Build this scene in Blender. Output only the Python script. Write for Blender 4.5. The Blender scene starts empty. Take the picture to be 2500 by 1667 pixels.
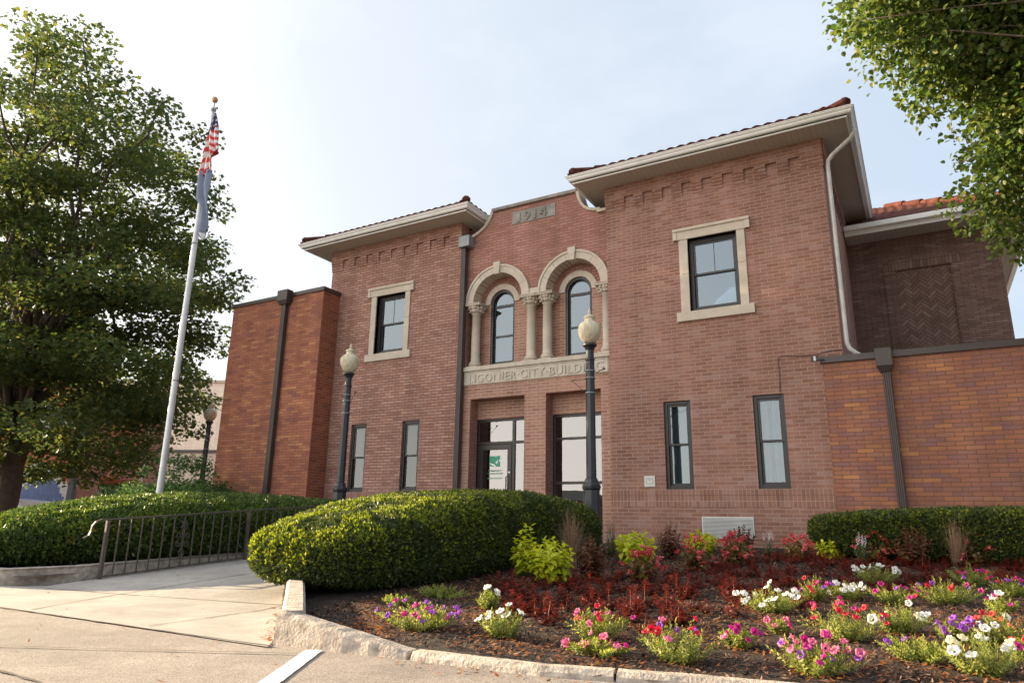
import bpy, bmesh, math, random
import numpy as np
from mathutils import Vector, Matrix
random.seed(7); rng = np.random.default_rng(11)
R = math.radians
sc = bpy.context.scene
COL = sc.collection
# ------------------------------------------------------------ camera
YAW, PITCH, ROLL, CAMY = -0.531168586, 0.254105902, 0.0172442709, -12.5328916
_f = Vector((math.sin(YAW)*math.cos(PITCH), math.cos(YAW)*math.cos(PITCH), math.sin(PITCH)))
_r = _f.cross(Vector((0, 0, 1))).normalized(); _u = _r.cross(_f)
_r2 = _r*math.cos(ROLL)+_u*math.sin(ROLL); _u2 = -_r*math.sin(ROLL)+_u*math.cos(ROLL)
cd = bpy.data.cameras.new('camera'); cam = bpy.data.objects.new('camera', cd); COL.objects.link(cam)
cam.matrix_world = Matrix(((_r2.x, _u2.x, -_f.x, 0), (_r2.y, _u2.y, -_f.y, CAMY), (_r2.z, _u2.z, -_f.z, 0), (0, 0, 0, 1)))
cd.sensor_width = 36; cd.lens = 36*1690.451/2500; cd.clip_end = 3000; cd.clip_start = .05
sc.camera = cam
# ------------------------------------------------------------ sky, sun, exposure
SUN_AZ, SUN_EL = R(-98), R(15)          # azimuth from +Y towards +X
sv = Vector((math.sin(SUN_AZ)*math.cos(SUN_EL), math.cos(SUN_AZ)*math.cos(SUN_EL), math.sin(SUN_EL)))
w = bpy.data.worlds.new("World"); sc.world = w; w.use_nodes = True
nt = w.node_tree; N = nt.nodes; L = nt.links; bg = N['Background']
sky = N.new('ShaderNodeTexSky'); sky.sky_type = 'NISHITA'; sky.sun_disc = False
sky.sun_elevation = SUN_EL; sky.sun_rotation = SUN_AZ; sky.air_density = 1.0; sky.dust_density = 2.5; sky.ozone_density = 1.5
tc = N.new('ShaderNodeTexCoord')
nz = N.new('ShaderNodeTexNoise'); nz.inputs['Scale'].default_value = 2.2; nz.inputs['Detail'].default_value = 8; nz.inputs['Roughness'].default_value = .55
mp = N.new('ShaderNodeMapping'); mp.inputs['Scale'].default_value = (1, 1, 2.2)
L.new(tc.outputs['Generated'], mp.inputs['Vector']); L.new(mp.outputs[0], nz.inputs['Vector'])
# sky veil, brightness added behind the camera to fill the facade, pale blue ahead
dt = N.new('ShaderNodeVectorMath'); dt.operation = 'DOT_PRODUCT'; dt.inputs[1].default_value = (-.76, -.59, -.27)
L.new(tc.outputs['Generated'], dt.inputs[0])
mr = N.new('ShaderNodeMapRange'); mr.inputs['From Min'].default_value = -1; mr.inputs['From Max'].default_value = 1
L.new(dt.outputs['Value'], mr.inputs['Value'])
vr_ = N.new('ShaderNodeValToRGB'); ce_ = vr_.color_ramp.elements
ce_[0].position = 0; ce_[0].color = (.185, .222, .275, 1); ce_[1].position = 1; ce_[1].color = (1, .90, .78, 1)
for p_, c_ in ((.28, (.207, .234, .268, 1)), (.50, (.262, .275, .296, 1)), (.66, (.38, .375, .365, 1)), (.80, (.74, .72, .70, 1))):
    e_ = ce_.new(p_); e_.color = c_
L.new(mr.outputs[0], vr_.inputs['Fac'])
vsc_ = N.new('ShaderNodeVectorMath'); vsc_.operation = 'SCALE'; vsc_.inputs['Scale'].default_value = 20.5
L.new(vr_.outputs[0], vsc_.inputs[0])
cr = N.new('ShaderNodeMapRange'); cr.inputs['From Min'].default_value = .50; cr.inputs['From Max'].default_value = .72
cr.inputs['To Min'].default_value = 0; cr.inputs['To Max'].default_value = .20
L.new(nz.outputs['Fac'], cr.inputs['Value'])
cw = N.new('ShaderNodeMix'); cw.data_type = 'RGBA'; L.new(cr.outputs[0], cw.inputs['Factor']); L.new(vsc_.outputs[0], cw.inputs['A']); cw.inputs['B'].default_value = (9.2, 9.0, 8.9, 1)
mx = N.new('ShaderNodeMix'); mx.data_type = 'RGBA'; mx.inputs['Factor'].default_value = .82
L.new(sky.outputs[0], mx.inputs['A']); L.new(cw.outputs['Result'], mx.inputs['B'])
L.new(mx.outputs['Result'], bg.inputs['Color']); bg.inputs['Strength'].default_value = .054
sd = bpy.data.lights.new('sun', 'SUN'); sd.energy = 5.0; sd.angle = R(.5); sd.color = (1, .78, .50)
so = bpy.data.objects.new('sun', sd); COL.objects.link(so); so.rotation_euler = sv.to_track_quat('Z', 'Y').to_euler()
sc.view_settings.view_transform = 'Standard'; sc.view_settings.look = 'None'
sc.view_settings.exposure = 1.80; sc.view_settings.gamma = 1; sc.view_settings.use_curve_mapping = False
sc.render.engine = 'CYCLES'
sc.cycles.max_bounces = 6; sc.cycles.transparent_max_bounces = 12
sc.render.resolution_x = 1024; sc.render.resolution_y = 682

# ------------------------------------------------------------ helpers
def tag(o, label=None, cat=None, group=None, kind=None):
    if label: o['label'] = label
    if cat: o['category'] = cat
    if group: o['group'] = group
    if kind: o['kind'] = kind
    return o
def empty(name, loc=(0, 0, 0), rz=0):
    o = bpy.data.objects.new(name, None); COL.objects.link(o); o.location = loc; o.rotation_euler = (0, 0, rz)
    o.empty_display_size = .1
    return o
def copy_tree(o, parent=None):
    c = o.copy(); COL.objects.link(c)
    if parent: c.parent = parent
    for ch in list(o.children): copy_tree(ch, c)
    return c
class MB:
    def __init__(s): s.v = []; s.f = []; s.m = []; s.uv = {}
    def add(s, vs, fs, mi=0):
        n = len(s.v); s.v += [tuple(v) for v in vs]
        for f in fs: s.f.append(tuple(n+i for i in f)); s.m.append(mi)
        return s
    def box(s, x0, x1, y0, y1, z0, z1, mi=0):
        vs = [(x, y, z) for z in (z0, z1) for x, y in ((x0, y0), (x1, y0), (x1, y1), (x0, y1))]
        return s.add(vs, [(3, 2, 1, 0), (4, 5, 6, 7), (0, 1, 5, 4), (1, 2, 6, 5), (2, 3, 7, 6), (3, 0, 4, 7)], mi)
    def quad(s, a, b, c, d, mi=0): return s.add([a, b, c, d], [(0, 1, 2, 3)], mi)
    def tube(s, pts, r, n=10, cap=True, mi=0):
        pts = [Vector(p) for p in pts]; rs = r if hasattr(r, '__len__') else [r]*len(pts)
        rings = []; up = Vector((0, 0, 1))
        t0 = (pts[1]-pts[0]).normalized()
        a = t0.orthogonal().normalized()
        for i, p in enumerate(pts):
            t = (pts[min(i+1, len(pts)-1)]-pts[max(i-1, 0)]).normalized()
            a = (a-t*a.dot(t)).normalized(); b = t.cross(a)
            rings.append([p+(a*math.cos(2*math.pi*k/n)+b*math.sin(2*math.pi*k/n))*rs[i] for k in range(n)])
        vs = [v for rg in rings for v in rg]; fs = []
        for i in range(len(pts)-1):
            for k in range(n): fs.append((i*n+k, i*n+(k+1) % n, (i+1)*n+(k+1) % n, (i+1)*n+k))
        if cap: fs.append(tuple(range(n))[::-1]); fs.append(tuple((len(pts)-1)*n+k for k in range(n)))
        return s.add(vs, fs, mi)
    def bar(s, pts, w, h, mi=0):      # rectangular section bar, w horizontal, h vertical-ish
        pts = [Vector(p) for p in pts]; rings = []
        for i, p in enumerate(pts):
            t = (pts[min(i+1, len(pts)-1)]-pts[max(i-1, 0)]).normalized()
            side = t.cross(Vector((0, 0, 1)))
            if side.length < 1e-3: side = Vector((1, 0, 0))
            side.normalize(); up = side.cross(t).normalized()
            rings.append([p-side*w/2-up*h/2, p+side*w/2-up*h/2, p+side*w/2+up*h/2, p-side*w/2+up*h/2])
        vs = [v for q in rings for v in q]; fs = [(0, 3, 2, 1)]
        for i in range(len(pts)-1):
            for k in range(4): fs.append((i*4+k, i*4+(k+1) % 4, i*4+4+(k+1) % 4, i*4+4+k))
        k = (len(pts)-1)*4; fs.append((k, k+1, k+2, k+3)); return s.add(vs, fs, mi)
    def lathe(s, prof, n=24, c=(0, 0), mi=0, rot=0, flute=0, nf=12):
        vs = []
        for r, z in prof:
            for k in range(n):
                a = 2*math.pi*k/n+rot; rr = r*(1+flute*math.cos(nf*a)) if flute else r
                vs.append((c[0]+rr*math.cos(a), c[1]+rr*math.sin(a), z))
        fs = [(i*n+k, i*n+(k+1) % n, (i+1)*n+(k+1) % n, (i+1)*n+k) for i in range(len(prof)-1) for k in range(n)]
        fs.append(tuple(range(n))[::-1]); fs.append(tuple((len(prof)-1)*n+k for k in range(n)))
        return s.add(vs, fs, mi)
    def prism(s, poly, y0, y1, mi=0):  # polygon in XZ extruded along Y
        n = len(poly); vs = [(x, y0, z) for x, z in poly]+[(x, y1, z) for x, z in poly]
        fs = [tuple(range(n)), tuple(range(n, 2*n))[::-1]]+[((k+1) % n, k, n+k, n+(k+1) % n) for k in range(n)]
        return s.add(vs, fs, mi)
    def build(s, name, mats, parent=None, smooth=False, uv=True, bevel=0, recalc=True):
        me = bpy.data.meshes.new(name); me.from_pydata(s.v, [], s.f)
        for m in (mats if isinstance(mats, (list, tuple)) else [mats]): me.materials.append(m)
        me.polygons.foreach_set('material_index', s.m)
        if recalc:
            bm = bmesh.new(); bm.from_mesh(me); bmesh.ops.recalc_face_normals(bm, faces=bm.faces); bm.to_mesh(me); bm.free()
        if uv:
            ul = me.uv_layers.new(name='uv')
            for p in me.polygons:
                nn = p.normal; ax = max(range(3), key=lambda i: abs(nn[i]))
                for li in p.loop_indices:
                    c = me.vertices[me.loops[li].vertex_index].co
                    ul.data[li].uv = (c.x, c.z) if ax == 1 else ((c.y, c.z) if ax == 0 else (c.x, c.y))
        if smooth: me.polygons.foreach_set('use_smooth', [True]*len(me.polygons))
        o = bpy.data.objects.new(name, me); COL.objects.link(o)
        if parent: o.parent = parent
        if bevel:
            b = o.modifiers.new('bevel', 'BEVEL'); b.width = bevel; b.segments = 2; b.limit_method = 'ANGLE'; b.angle_limit = R(40)
        return o

# ------------------------------------------------------------ materials
M = {}
def new(name):
    m = bpy.data.materials.new(name); m.use_nodes = True; M[name] = m
    return m, m.node_tree.nodes, m.node_tree.links, m.node_tree.nodes['Principled BSDF']
def flat(name, col, rough=.6, metal=0, var=.08, scale=8, bump=0, bscale=40, spec=.5, space='Object'):
    m, n, l, b = new(name)
    t = n.new('ShaderNodeTexCoord'); z = n.new('ShaderNodeTexNoise'); z.inputs['Scale'].default_value = scale; z.inputs['Detail'].default_value = 6
    l.new(t.outputs[space], z.inputs['Vector'])
    r = n.new('ShaderNodeValToRGB'); r.color_ramp.elements[0].position = .3; r.color_ramp.elements[1].position = .7
    r.color_ramp.elements[0].color = tuple(max(0, c*(1-var)) for c in col)+(1,); r.color_ramp.elements[1].color = tuple(min(1, c*(1+var)) for c in col)+(1,)
    l.new(z.outputs['Fac'], r.inputs['Fac']); l.new(r.outputs[0], b.inputs['Base Color'])
    b.inputs['Roughness'].default_value = rough; b.inputs['Metallic'].default_value = metal; b.inputs['Specular IOR Level'].default_value = spec
    if bump:
        z2 = n.new('ShaderNodeTexNoise'); z2.inputs['Scale'].default_value = bscale; z2.inputs['Detail'].default_value = 5
        l.new(t.outputs[space], z2.inputs['Vector']); bp = n.new('ShaderNodeBump'); bp.inputs['Strength'].default_value = bump; bp.inputs['Distance'].default_value = .01
        l.new(z2.outputs['Fac'], bp.inputs['Height']); l.new(bp.outputs[0], b.inputs['Normal'])
    return m
def brick(name, cols, mortar, bw=.213, bh=.0677, jt=.0052, rotate=False, raked=.6, mvar=.25, stain=.25, herring=False):
    m, n, l, b = new(name)
    def mth(op, a, c=None, d=None):
        q = n.new('ShaderNodeMath'); q.operation = op
        for i, v in enumerate((a, c, d)):
            if v is None: continue
            if isinstance(v, (int, float)): q.inputs[i].default_value = v
            else: l.new(v, q.inputs[i])
        return q.outputs[0]
    uv = n.new('ShaderNodeUVMap'); sp = n.new('ShaderNodeSeparateXYZ'); l.new(uv.outputs[0], sp.inputs[0])
    U, V = sp.outputs[0], sp.outputs[1]
    if rotate: U, V = V, U
    if herring:
        c45 = .70710678
        U, V = mth('ADD', mth('MULTIPLY', U, c45), mth('MULTIPLY', V, c45)), mth('SUBTRACT', mth('MULTIPLY', V, c45), mth('MULTIPLY', U, c45))
        k = .0677; i = mth('FLOOR', mth('DIVIDE', U, k)); j = mth('FLOOR', mth('DIVIDE', V, k))
        fu0 = mth('FRACT', mth('DIVIDE', U, k)); fv0 = mth('FRACT', mth('DIVIDE', V, k))
        # herringbone with 3:1 bricks, period 6
        q = mth('FLOORED_MODULO', mth('SUBTRACT', i, j), 6.0)
        hor = mth('LESS_THAN', q, 2.5)            # cells 0,1,2 belong to a horizontal brick
        pos_h = q; pos_v = mth('SUBTRACT', 5.0, q)
        bi_h = mth('SUBTRACT', i, pos_h); bj_v = mth('SUBTRACT', j, mth('SUBTRACT', q, 3.0))
        bj_v = mth('SUBTRACT', j, pos_v)
        idx = mth('ADD', mth('MULTIPLY', hor, bi_h), mth('MULTIPLY', mth('SUBTRACT', 1.0, hor), mth('ADD', i, 500.0)))
        idy = mth('ADD', mth('MULTIPLY', hor, j), mth('MULTIPLY', mth('SUBTRACT', 1.0, hor), bj_v))
        lu_h = mth('ADD', pos_h, fu0); lv_v = mth('ADD', pos_v, fv0)
        along = mth('ADD', mth('MULTIPLY', hor, lu_h), mth('MULTIPLY', mth('SUBTRACT', 1.0, hor), lv_v))
        across = mth('ADD', mth('MULTIPLY', hor, fv0), mth('MULTIPLY', mth('SUBTRACT', 1.0, hor), fu0))
        dx = mth('MULTIPLY', mth('MINIMUM', along, mth('SUBTRACT', 3.0, along)), k)
        dy = mth('MULTIPLY', mth('MINIMUM', across, mth('SUBTRACT', 1.0, across)), k)
    else:
        vr = mth('DIVIDE', V, bh); row = mth('FLOOR', vr); fv = mth('FRACT', vr)
        off = mth('MULTIPLY', mth('FLOORED_MODULO', row, 2.0), 0.0 if rotate else .5)
        ur = mth('ADD', mth('DIVIDE', U, bw), off); colu = mth('FLOOR', ur); fu = mth('FRACT', ur)
        dx = mth('MULTIPLY', mth('MINIMUM', fu, mth('SUBTRACT', 1.0, fu)), bw)
        dy = mth('MULTIPLY', mth('MINIMUM', fv, mth('SUBTRACT', 1.0, fv)), bh)
        idx, idy = colu, row
    wob = n.new('ShaderNodeTexNoise'); wob.inputs['Scale'].default_value = 30; l.new(uv.outputs[0], wob.inputs['Vector'])
    dist = mth('ADD', mth('MINIMUM', dx, dy), mth('MULTIPLY', mth('SUBTRACT', wob.outputs['Fac'], .5), .003))
    mk = n.new('ShaderNodeMapRange'); mk.inputs['From Min'].default_value = jt*.75; mk.inputs['From Max'].default_value = jt*1.15
    l.new(dist, mk.inputs['Value'])
    cx = n.new('ShaderNodeCombineXYZ'); l.new(idx, cx.inputs[0]); l.new(idy, cx.inputs[1])
    wn = n.new('ShaderNodeTexWhiteNoise'); wn.noise_dimensions = '2D'; l.new(cx.outputs[0], wn.inputs['Vector'])
    rp = n.new('ShaderNodeValToRGB'); el = rp.color_ramp.elements
    while len(el) < len(cols): el.new(.5)
    for i_, c in enumerate(cols): el[i_].position = i_/(len(cols)-1); el[i_].color = tuple(c)+(1,)
    l.new(wn.outputs['Value'], rp.inputs['Fac'])
    # blotches inside each brick and large weathering
    fn = n.new('ShaderNodeTexNoise'); fn.inputs['Scale'].default_value = 45; fn.inputs['Detail'].default_value = 4; l.new(uv.outputs[0], fn.inputs['Vector'])
    ln = n.new('ShaderNodeTexNoise'); ln.inputs['Scale'].default_value = .55; ln.inputs['Detail'].default_value = 5; l.new(uv.outputs[0], ln.inputs['Vector'])
    f1 = mth('MULTIPLY_ADD', fn.outputs['Fac'], .5, .75); f2 = mth('MULTIPLY_ADD', ln.outputs['Fac'], stain*2, 1-stain)
    smp = n.new('ShaderNodeMapping'); smp.inputs['Scale'].default_value = (2.6, .22, 1); l.new(uv.outputs[0], smp.inputs[0])
    sn = n.new('ShaderNodeTexNoise'); sn.inputs['Scale'].default_value = 1.0; sn.inputs['Detail'].default_value = 6; l.new(smp.outputs[0], sn.inputs['Vector'])
    pn_ = n.new('ShaderNodeTexNoise'); pn_.inputs['Scale'].default_value = 2.3; pn_.inputs['Detail'].default_value = 3; l.new(uv.outputs[0], pn_.inputs['Vector'])
    ff = mth('MULTIPLY', mth('MULTIPLY', f1, f2), mth('MULTIPLY', mth('MULTIPLY_ADD', sn.outputs['Fac'], .8, .60), mth('MULTIPLY_ADD', pn_.outputs['Fac'], .4, .8)))
    sc_ = n.new('ShaderNodeVectorMath'); sc_.operation = 'SCALE'; l.new(rp.outputs[0], sc_.inputs[0]); l.new(ff, sc_.inputs['Scale'])
    mn = n.new('ShaderNodeTexNoise'); mn.inputs['Scale'].default_value = 1.3; l.new(uv.outputs[0], mn.inputs['Vector'])
    ms = n.new('ShaderNodeVectorMath'); ms.operation = 'SCALE'; ms.inputs[0].default_value = mortar; l.new(mth('MULTIPLY_ADD', mn.outputs['Fac'], mvar*2, 1-mvar), ms.inputs['Scale'])
    mixc = n.new('ShaderNodeMix'); mixc.data_type = 'RGBA'; l.new(mk.outputs[0], mixc.inputs['Factor']); l.new(ms.outputs[0], mixc.inputs['A']); l.new(sc_.outputs[0], mixc.inputs['B'])
    l.new(mixc.outputs['Result'], b.inputs['Base Color']); b.inputs['Roughness'].default_value = .85; b.inputs['Specular IOR Level'].default_value = .3
    hh = mth('ADD', mk.outputs[0], mth('MULTIPLY', wn.outputs['Value'], .5)); hh = mth('ADD', hh, mth('MULTIPLY', fn.outputs['Fac'], .3))
    bp = n.new('ShaderNodeBump'); bp.inputs['Strength'].default_value = raked; bp.inputs['Distance'].default_value = .008
    l.new(hh, bp.inputs['Height']); l.new(bp.outputs[0], b.inputs['Normal'])
    return m
PINK = [(.225, .110, .082), (.27, .138, .105), (.295, .155, .120), (.25, .120, .084), (.315, .190, .162), (.28, .148, .115), (.23, .115, .092)]
brick('brick_tower', PINK, (.38, .26, .205), raked=.35, stain=.35)
brick('brick_tower_raked', [(.29, .148, .115), (.35, .195, .155), (.41, .24, .195), (.325, .165, .12), (.43, .26, .205), (.32, .175, .145)], (.15, .085, .065), raked=1.0, jt=.0048)
brick('brick_center', [(.285, .135, .105), (.34, .170, .135), (.36, .19, .15), (.31, .148, .115)], (.20, .115, .09), raked=.8, jt=.0046)
brick('brick_entry', [(.29, .15, .105), (.35, .19, .14), (.38, .215, .165), (.32, .165, .12)], (.50, .37, .29), raked=.35, jt=.005)
brick('brick_stand', PINK, (.38, .26, .20), bw=.203, bh=.0677, raked=.4, rotate=True)
brick('brick_left_wing', [(.26, .10, .065), (.36, .14, .08), (.30, .115, .08), (.38, .16, .085), (.23, .095, .075), (.33, .125, .07), (.44, .21, .11)], (.12, .06, .04), bw=.27, bh=.0677, raked=.5, jt=.0042)
brick('brick_right_wing', [(.27, .118, .080), (.32, .138, .082), (.29, .125, .088), (.245, .118, .10), (.35, .150, .078), (.30, .130, .082), (.24, .12, .108), (.43, .190, .085)], (.14, .078, .052), bw=.245, bh=.0677, raked=.5, jt=.0044)
brick('brick_side', [(.20, .065, .035), (.30, .095, .045), (.24, .075, .05), (.32, .11, .05), (.17, .06, .045)], (.36, .22, .16), bw=.213, bh=.0677, raked=.4, jt=.0036)
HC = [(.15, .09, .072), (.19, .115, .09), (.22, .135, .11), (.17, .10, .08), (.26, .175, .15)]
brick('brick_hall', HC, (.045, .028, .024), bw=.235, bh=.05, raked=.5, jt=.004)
brick('brick_hall_stand', HC, (.045, .028, .024), bw=.203, bh=.0677, raked=.5, jt=.004, rotate=True)
brick('brick_herring', HC, (.04, .025, .02), raked=.5, jt=.004, herring=True)
brick('brick_far', [(.26, .10, .07), (.32, .14, .10), (.22, .09, .07)], (.40, .30, .25), raked=.2)
brick('brick_beige', [(.80, .70, .58), (.84, .74, .62), (.77, .67, .55)], (.72, .63, .53), raked=.1, stain=.15)
flat('limestone', (.53, .465, .385), .85, var=.10, scale=5, bump=.25, bscale=60)
flat('limestone_grey', (.55, .49, .41), .85, var=.13, scale=5, bump=.25, bscale=60)
flat('coping_stone', (.25, .235, .21), .9, var=.35, scale=4, bump=.4, bscale=50)
flat('concrete_old', (.42, .36, .30), .95, var=.38, scale=14, bump=1.0, bscale=55)
flat('black_frame', (.022, .021, .022), .38, var=.1)
flat('bronze_frame', (.035, .030, .027), .4, var=.1)
flat('brown_metal', (.055, .040, .036), .42, var=.12, scale=3)
flat('grey_metal', (.23, .25, .26), .45, .3, var=.15)
flat('white_paint', (.82, .82, .80), .45, var=.06, scale=3)
flat('white_downspout', (.62, .60, .56), .4, var=.12, scale=5)
flat('louver_white', (.62, .62, .60), .45, var=.05)
flat('lamp_post_black', (.017, .022, .028), .38, var=.25, scale=9, bump=.1, bscale=30)
flat('rail_paint', (.085, .066, .056), .5, var=.25, scale=12, bump=.2)
flat('pole_white', (.62, .64, .66), .3, .25, var=.06)
flat('gold_ball', (.45, .27, .13), .4, .6)
flat('rope', (.5, .48, .45), .8)
flat('tile_red', (.095, .036, .028), .9, var=.5, scale=7, bump=.3, spec=.08)
flat('mulch', (.022, .013, .009), .95, var=.55, scale=60, bump=1.0, bscale=45)
flat('bark', (.075, .055, .04), .9, var=.35, scale=12, bump=1, bscale=20)
flat('stem_green', (.10, .13, .04), .7)
flat('stem_red', (.14, .015, .01), .6)
flat('dark_inside', (.015, .014, .013), .9)
flat('copper_awning', (.33, .115, .075), .45, var=.1)
flat('car_paint', (.72, .73, .75), .15, var=.01)
flat('car_glass', (.02, .025, .03), .05)
flat('tyre', (.02, .02, .02), .8)
flat('plaque', (.60, .60, .55), .5, var=.04)
flat('ink', (.12, .12, .11), .6)
flat('flag_red', (.48, .035, .035), .75); flat('flag_white', (.62, .60, .60), .75); flat('flag_blue', (.035, .03, .09), .75)
flat('flag_slate', (.19, .22, .31), .75, var=.12, scale=3)
flat('green_vinyl', (.05, .33, .20), .5); flat('white_vinyl', (.75, .75, .75), .5)
flat('soil', (.08, .06, .04), .95, var=.3)
flat('mural_blue', (.10, .14, .30), .8, var=.2); flat('mural_white', (.52, .52, .52), .8, var=.1); flat('mural_orange', (.42, .11, .055), .8, var=.2)
flat('slate_trim', (.06, .075, .08), .7)
flat('roof_membrane', (.10, .095, .09), .9); flat('vent_dome', (.55, .56, .55), .35, .2)
flat('paint_line', (.68, .68, .68), .7, var=.12, scale=9)
# curtains
def curtain_mat(name, col):
    m, n, l, b = new(name); b.inputs['Base Color'].default_value = col+(1,); b.inputs['Roughness'].default_value = .9
curtain_mat('curtain_light', (.85, .83, .80)); curtain_mat('curtain_grey', (.36, .42, .44))
# soffit with board lines
m, n, l, b = new('soffit')
uvn = n.new('ShaderNodeUVMap'); sx = n.new('ShaderNodeSeparateXYZ'); l.new(uvn.outputs[0], sx.inputs[0])
q1 = n.new('ShaderNodeMath'); q1.operation = 'DIVIDE'; q1.inputs[1].default_value = .105; l.new(sx.outputs[0], q1.inputs[0])
q2 = n.new('ShaderNodeMath'); q2.operation = 'FRACT'; l.new(q1.outputs[0], q2.inputs[0])
q3 = n.new('ShaderNodeMapRange'); q3.inputs['From Min'].default_value = .0; q3.inputs['From Max'].default_value = .07; l.new(q2.outputs[0], q3.inputs['Value'])
q4 = n.new('ShaderNodeMix'); q4.data_type = 'RGBA'; q4.inputs['A'].default_value = (.16, .13, .11, 1); q4.inputs['B'].default_value = (.52, .47, .41, 1)
l.new(q3.outputs[0], q4.inputs['Factor']); l.new(q4.outputs['Result'], b.inputs['Base Color']); b.inputs['Roughness'].default_value = .7
bp = n.new('ShaderNodeBump'); bp.inputs['Strength'].default_value = .5; bp.inputs['Distance'].default_value = .006; l.new(q3.outputs[0], bp.inputs['Height']); l.new(bp.outputs[0], b.inputs['Normal'])
# window glass: mirror-like coat over a see-through pane
def glass(name, ior, tint, gl=(.86, .90, .92)):
    m, n, l, b = new(name); n.remove(b); out = n['Material Output']
    fr = n.new('ShaderNodeFresnel'); fr.inputs['IOR'].default_value = ior
    g = n.new('ShaderNodeBsdfGlossy'); g.inputs['Roughness'].default_value = .0; g.inputs['Color'].default_value = gl+(1,)
    t = n.new('ShaderNodeBsdfTransparent'); t.inputs['Color'].default_value = tint+(1,)
    nz_ = n.new('ShaderNodeTexNoise'); nz_.inputs['Scale'].default_value = 1.6; tc_ = n.new('ShaderNodeTexCoord'); l.new(tc_.outputs['Object'], nz_.inputs['Vector'])
    bp_ = n.new('ShaderNodeBump'); bp_.inputs['Strength'].default_value = .035; bp_.inputs['Distance'].default_value = .02; l.new(nz_.outputs['Fac'], bp_.inputs['Height']); l.new(bp_.outputs[0], g.inputs['Normal'])
    x = n.new('ShaderNodeMixShader'); l.new(fr.outputs[0], x.inputs[0]); l.new(t.outputs[0], x.inputs[1]); l.new(g.outputs[0], x.inputs[2]); l.new(x.outputs[0], out.inputs[0])
glass('pane_glass', 2.7, (.45, .50, .52), (.62, .74, .84)); glass('pane_glass_clear', 2.0, (.70, .76, .78), (.80, .88, .93)); glass('store_glass', 3.1, (.80, .80, .80), (.84, .84, .86))
m, n, l, b = new('globe_glass'); b.inputs['Base Color'].default_value = (.62, .55, .38, 1); b.inputs['Roughness'].default_value = .35
b.inputs['Transmission Weight'].default_value = .0; b.inputs['Subsurface Weight'].default_value = .35; b.inputs['Subsurface Radius'].default_value = (.12, .1, .06)
tcg = n.new('ShaderNodeTexCoord'); mg = n.new('ShaderNodeMapping'); mg.inputs['Scale'].default_value = (9, 9, .8); ng = n.new('ShaderNodeTexNoise'); ng.inputs['Scale'].default_value = 2.5
l.new(tcg.outputs['Object'], mg.inputs[0]); l.new(mg.outputs[0], ng.inputs['Vector']); rg = n.new('ShaderNodeValToRGB')
rg.color_ramp.elements[0].color = (.46, .40, .27, 1); rg.color_ramp.elements[1].color = (.66, .60, .46, 1); rg.color_ramp.elements[0].position = .35; rg.color_ramp.elements[1].position = .6
l.new(ng.outputs['Fac'], rg.inputs['Fac']); l.new(rg.outputs[0], b.inputs['Base Color'])
# foliage
def leafmat(name, cols, trans=.35, rough=.5, spec=.35):
    m, n, l, b = new(name); out = n['Material Output']
    g = n.new('ShaderNodeNewGeometry'); r = n.new('ShaderNodeValToRGB'); el = r.color_ramp.elements
    while len(el) < len(cols): el.new(.5)
    for i, c in enumerate(cols): el[i].position = i/(len(cols)-1); el[i].color = tuple(c)+(1,)
    l.new(g.outputs['Random Per Island'], r.inputs['Fac']); l.new(r.outputs[0], b.inputs['Base Color'])
    b.inputs['Roughness'].default_value = rough; b.inputs['Specular IOR Level'].default_value = spec
    t = n.new('ShaderNodeBsdfTranslucent'); hs = n.new('ShaderNodeHueSaturation'); hs.inputs['Value'].default_value = 1.5; hs.inputs['Saturation'].default_value = 1.1; l.new(r.outputs[0], hs.inputs['Color']); l.new(hs.outputs[0], t.inputs['Color'])
    x = n.new('ShaderNodeMixShader'); x.inputs[0].default_value = trans; l.new(b.outputs[0], x.inputs[1]); l.new(t.outputs[0], x.inputs[2]); l.new(x.outputs[0], out.inputs[0])
    return m
leafmat('leaf_maple', [(.062, .095, .030), (.082, .118, .038), (.070, .105, .045), (.15, .155, .035), (.078, .112, .032)], .5)
leafmat('leaf_linden', [(.062, .115, .028), (.105, .15, .03), (.048, .095, .028), (.18, .20, .045), (.075, .125, .03)], .45, .45)
leafmat('leaf_hedge', [(.038, .062, .018), (.052, .078, .02), (.043, .066, .022), (.085, .115, .028), (.038, .060, .018), (.14, .155, .035), (.045, .07, .022)], .25, .45)
leafmat('leaf_hedge_fresh', [(.042, .075, .022), (.065, .105, .026), (.05, .085, .022), (.09, .135, .032), (.16, .21, .045)], .3, .42)
leafmat('leaf_tip_sunlit', [(.22, .28, .03), (.30, .34, .04), (.16, .22, .025), (.36, .33, .05)], .4)  # yellow leaf colour standing in for low sun on the hedge tops
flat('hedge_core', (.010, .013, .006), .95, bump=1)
leafmat('leaf_shrub', [(.06, .12, .05), (.09, .16, .055), (.13, .20, .06)], .4)
leafmat('leaf_lime', [(.40, .47, .02), (.52, .56, .03), (.62, .60, .06), (.32, .42, .02)], .4)
leafmat('leaf_coleus', [(.085, .030, .020), (.14, .055, .030), (.09, .075, .025), (.18, .065, .04), (.13, .11, .035)], .3)
leafmat('leaf_begonia', [(.10, .09, .02), (.16, .09, .035), (.09, .12, .02), (.15, .045, .03), (.20, .15, .05)], .3, .35)
leafmat('leaf_petunia', [(.20, .25, .05), (.32, .34, .07), (.14, .20, .04), (.42, .40, .12), (.24, .28, .06)], .45)
leafmat('leaf_salvia_dark', [(.075, .012, .008), (.11, .02, .012), (.06, .03, .012), (.09, .014, .01)], .3)
leafmat('leaf_sage', [(.10, .15, .07), (.15, .20, .10), (.08, .12, .05)], .25)
leafmat('grass_dry', [(.28, .18, .12), (.38, .26, .17), (.22, .13, .09)], .3)
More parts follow.
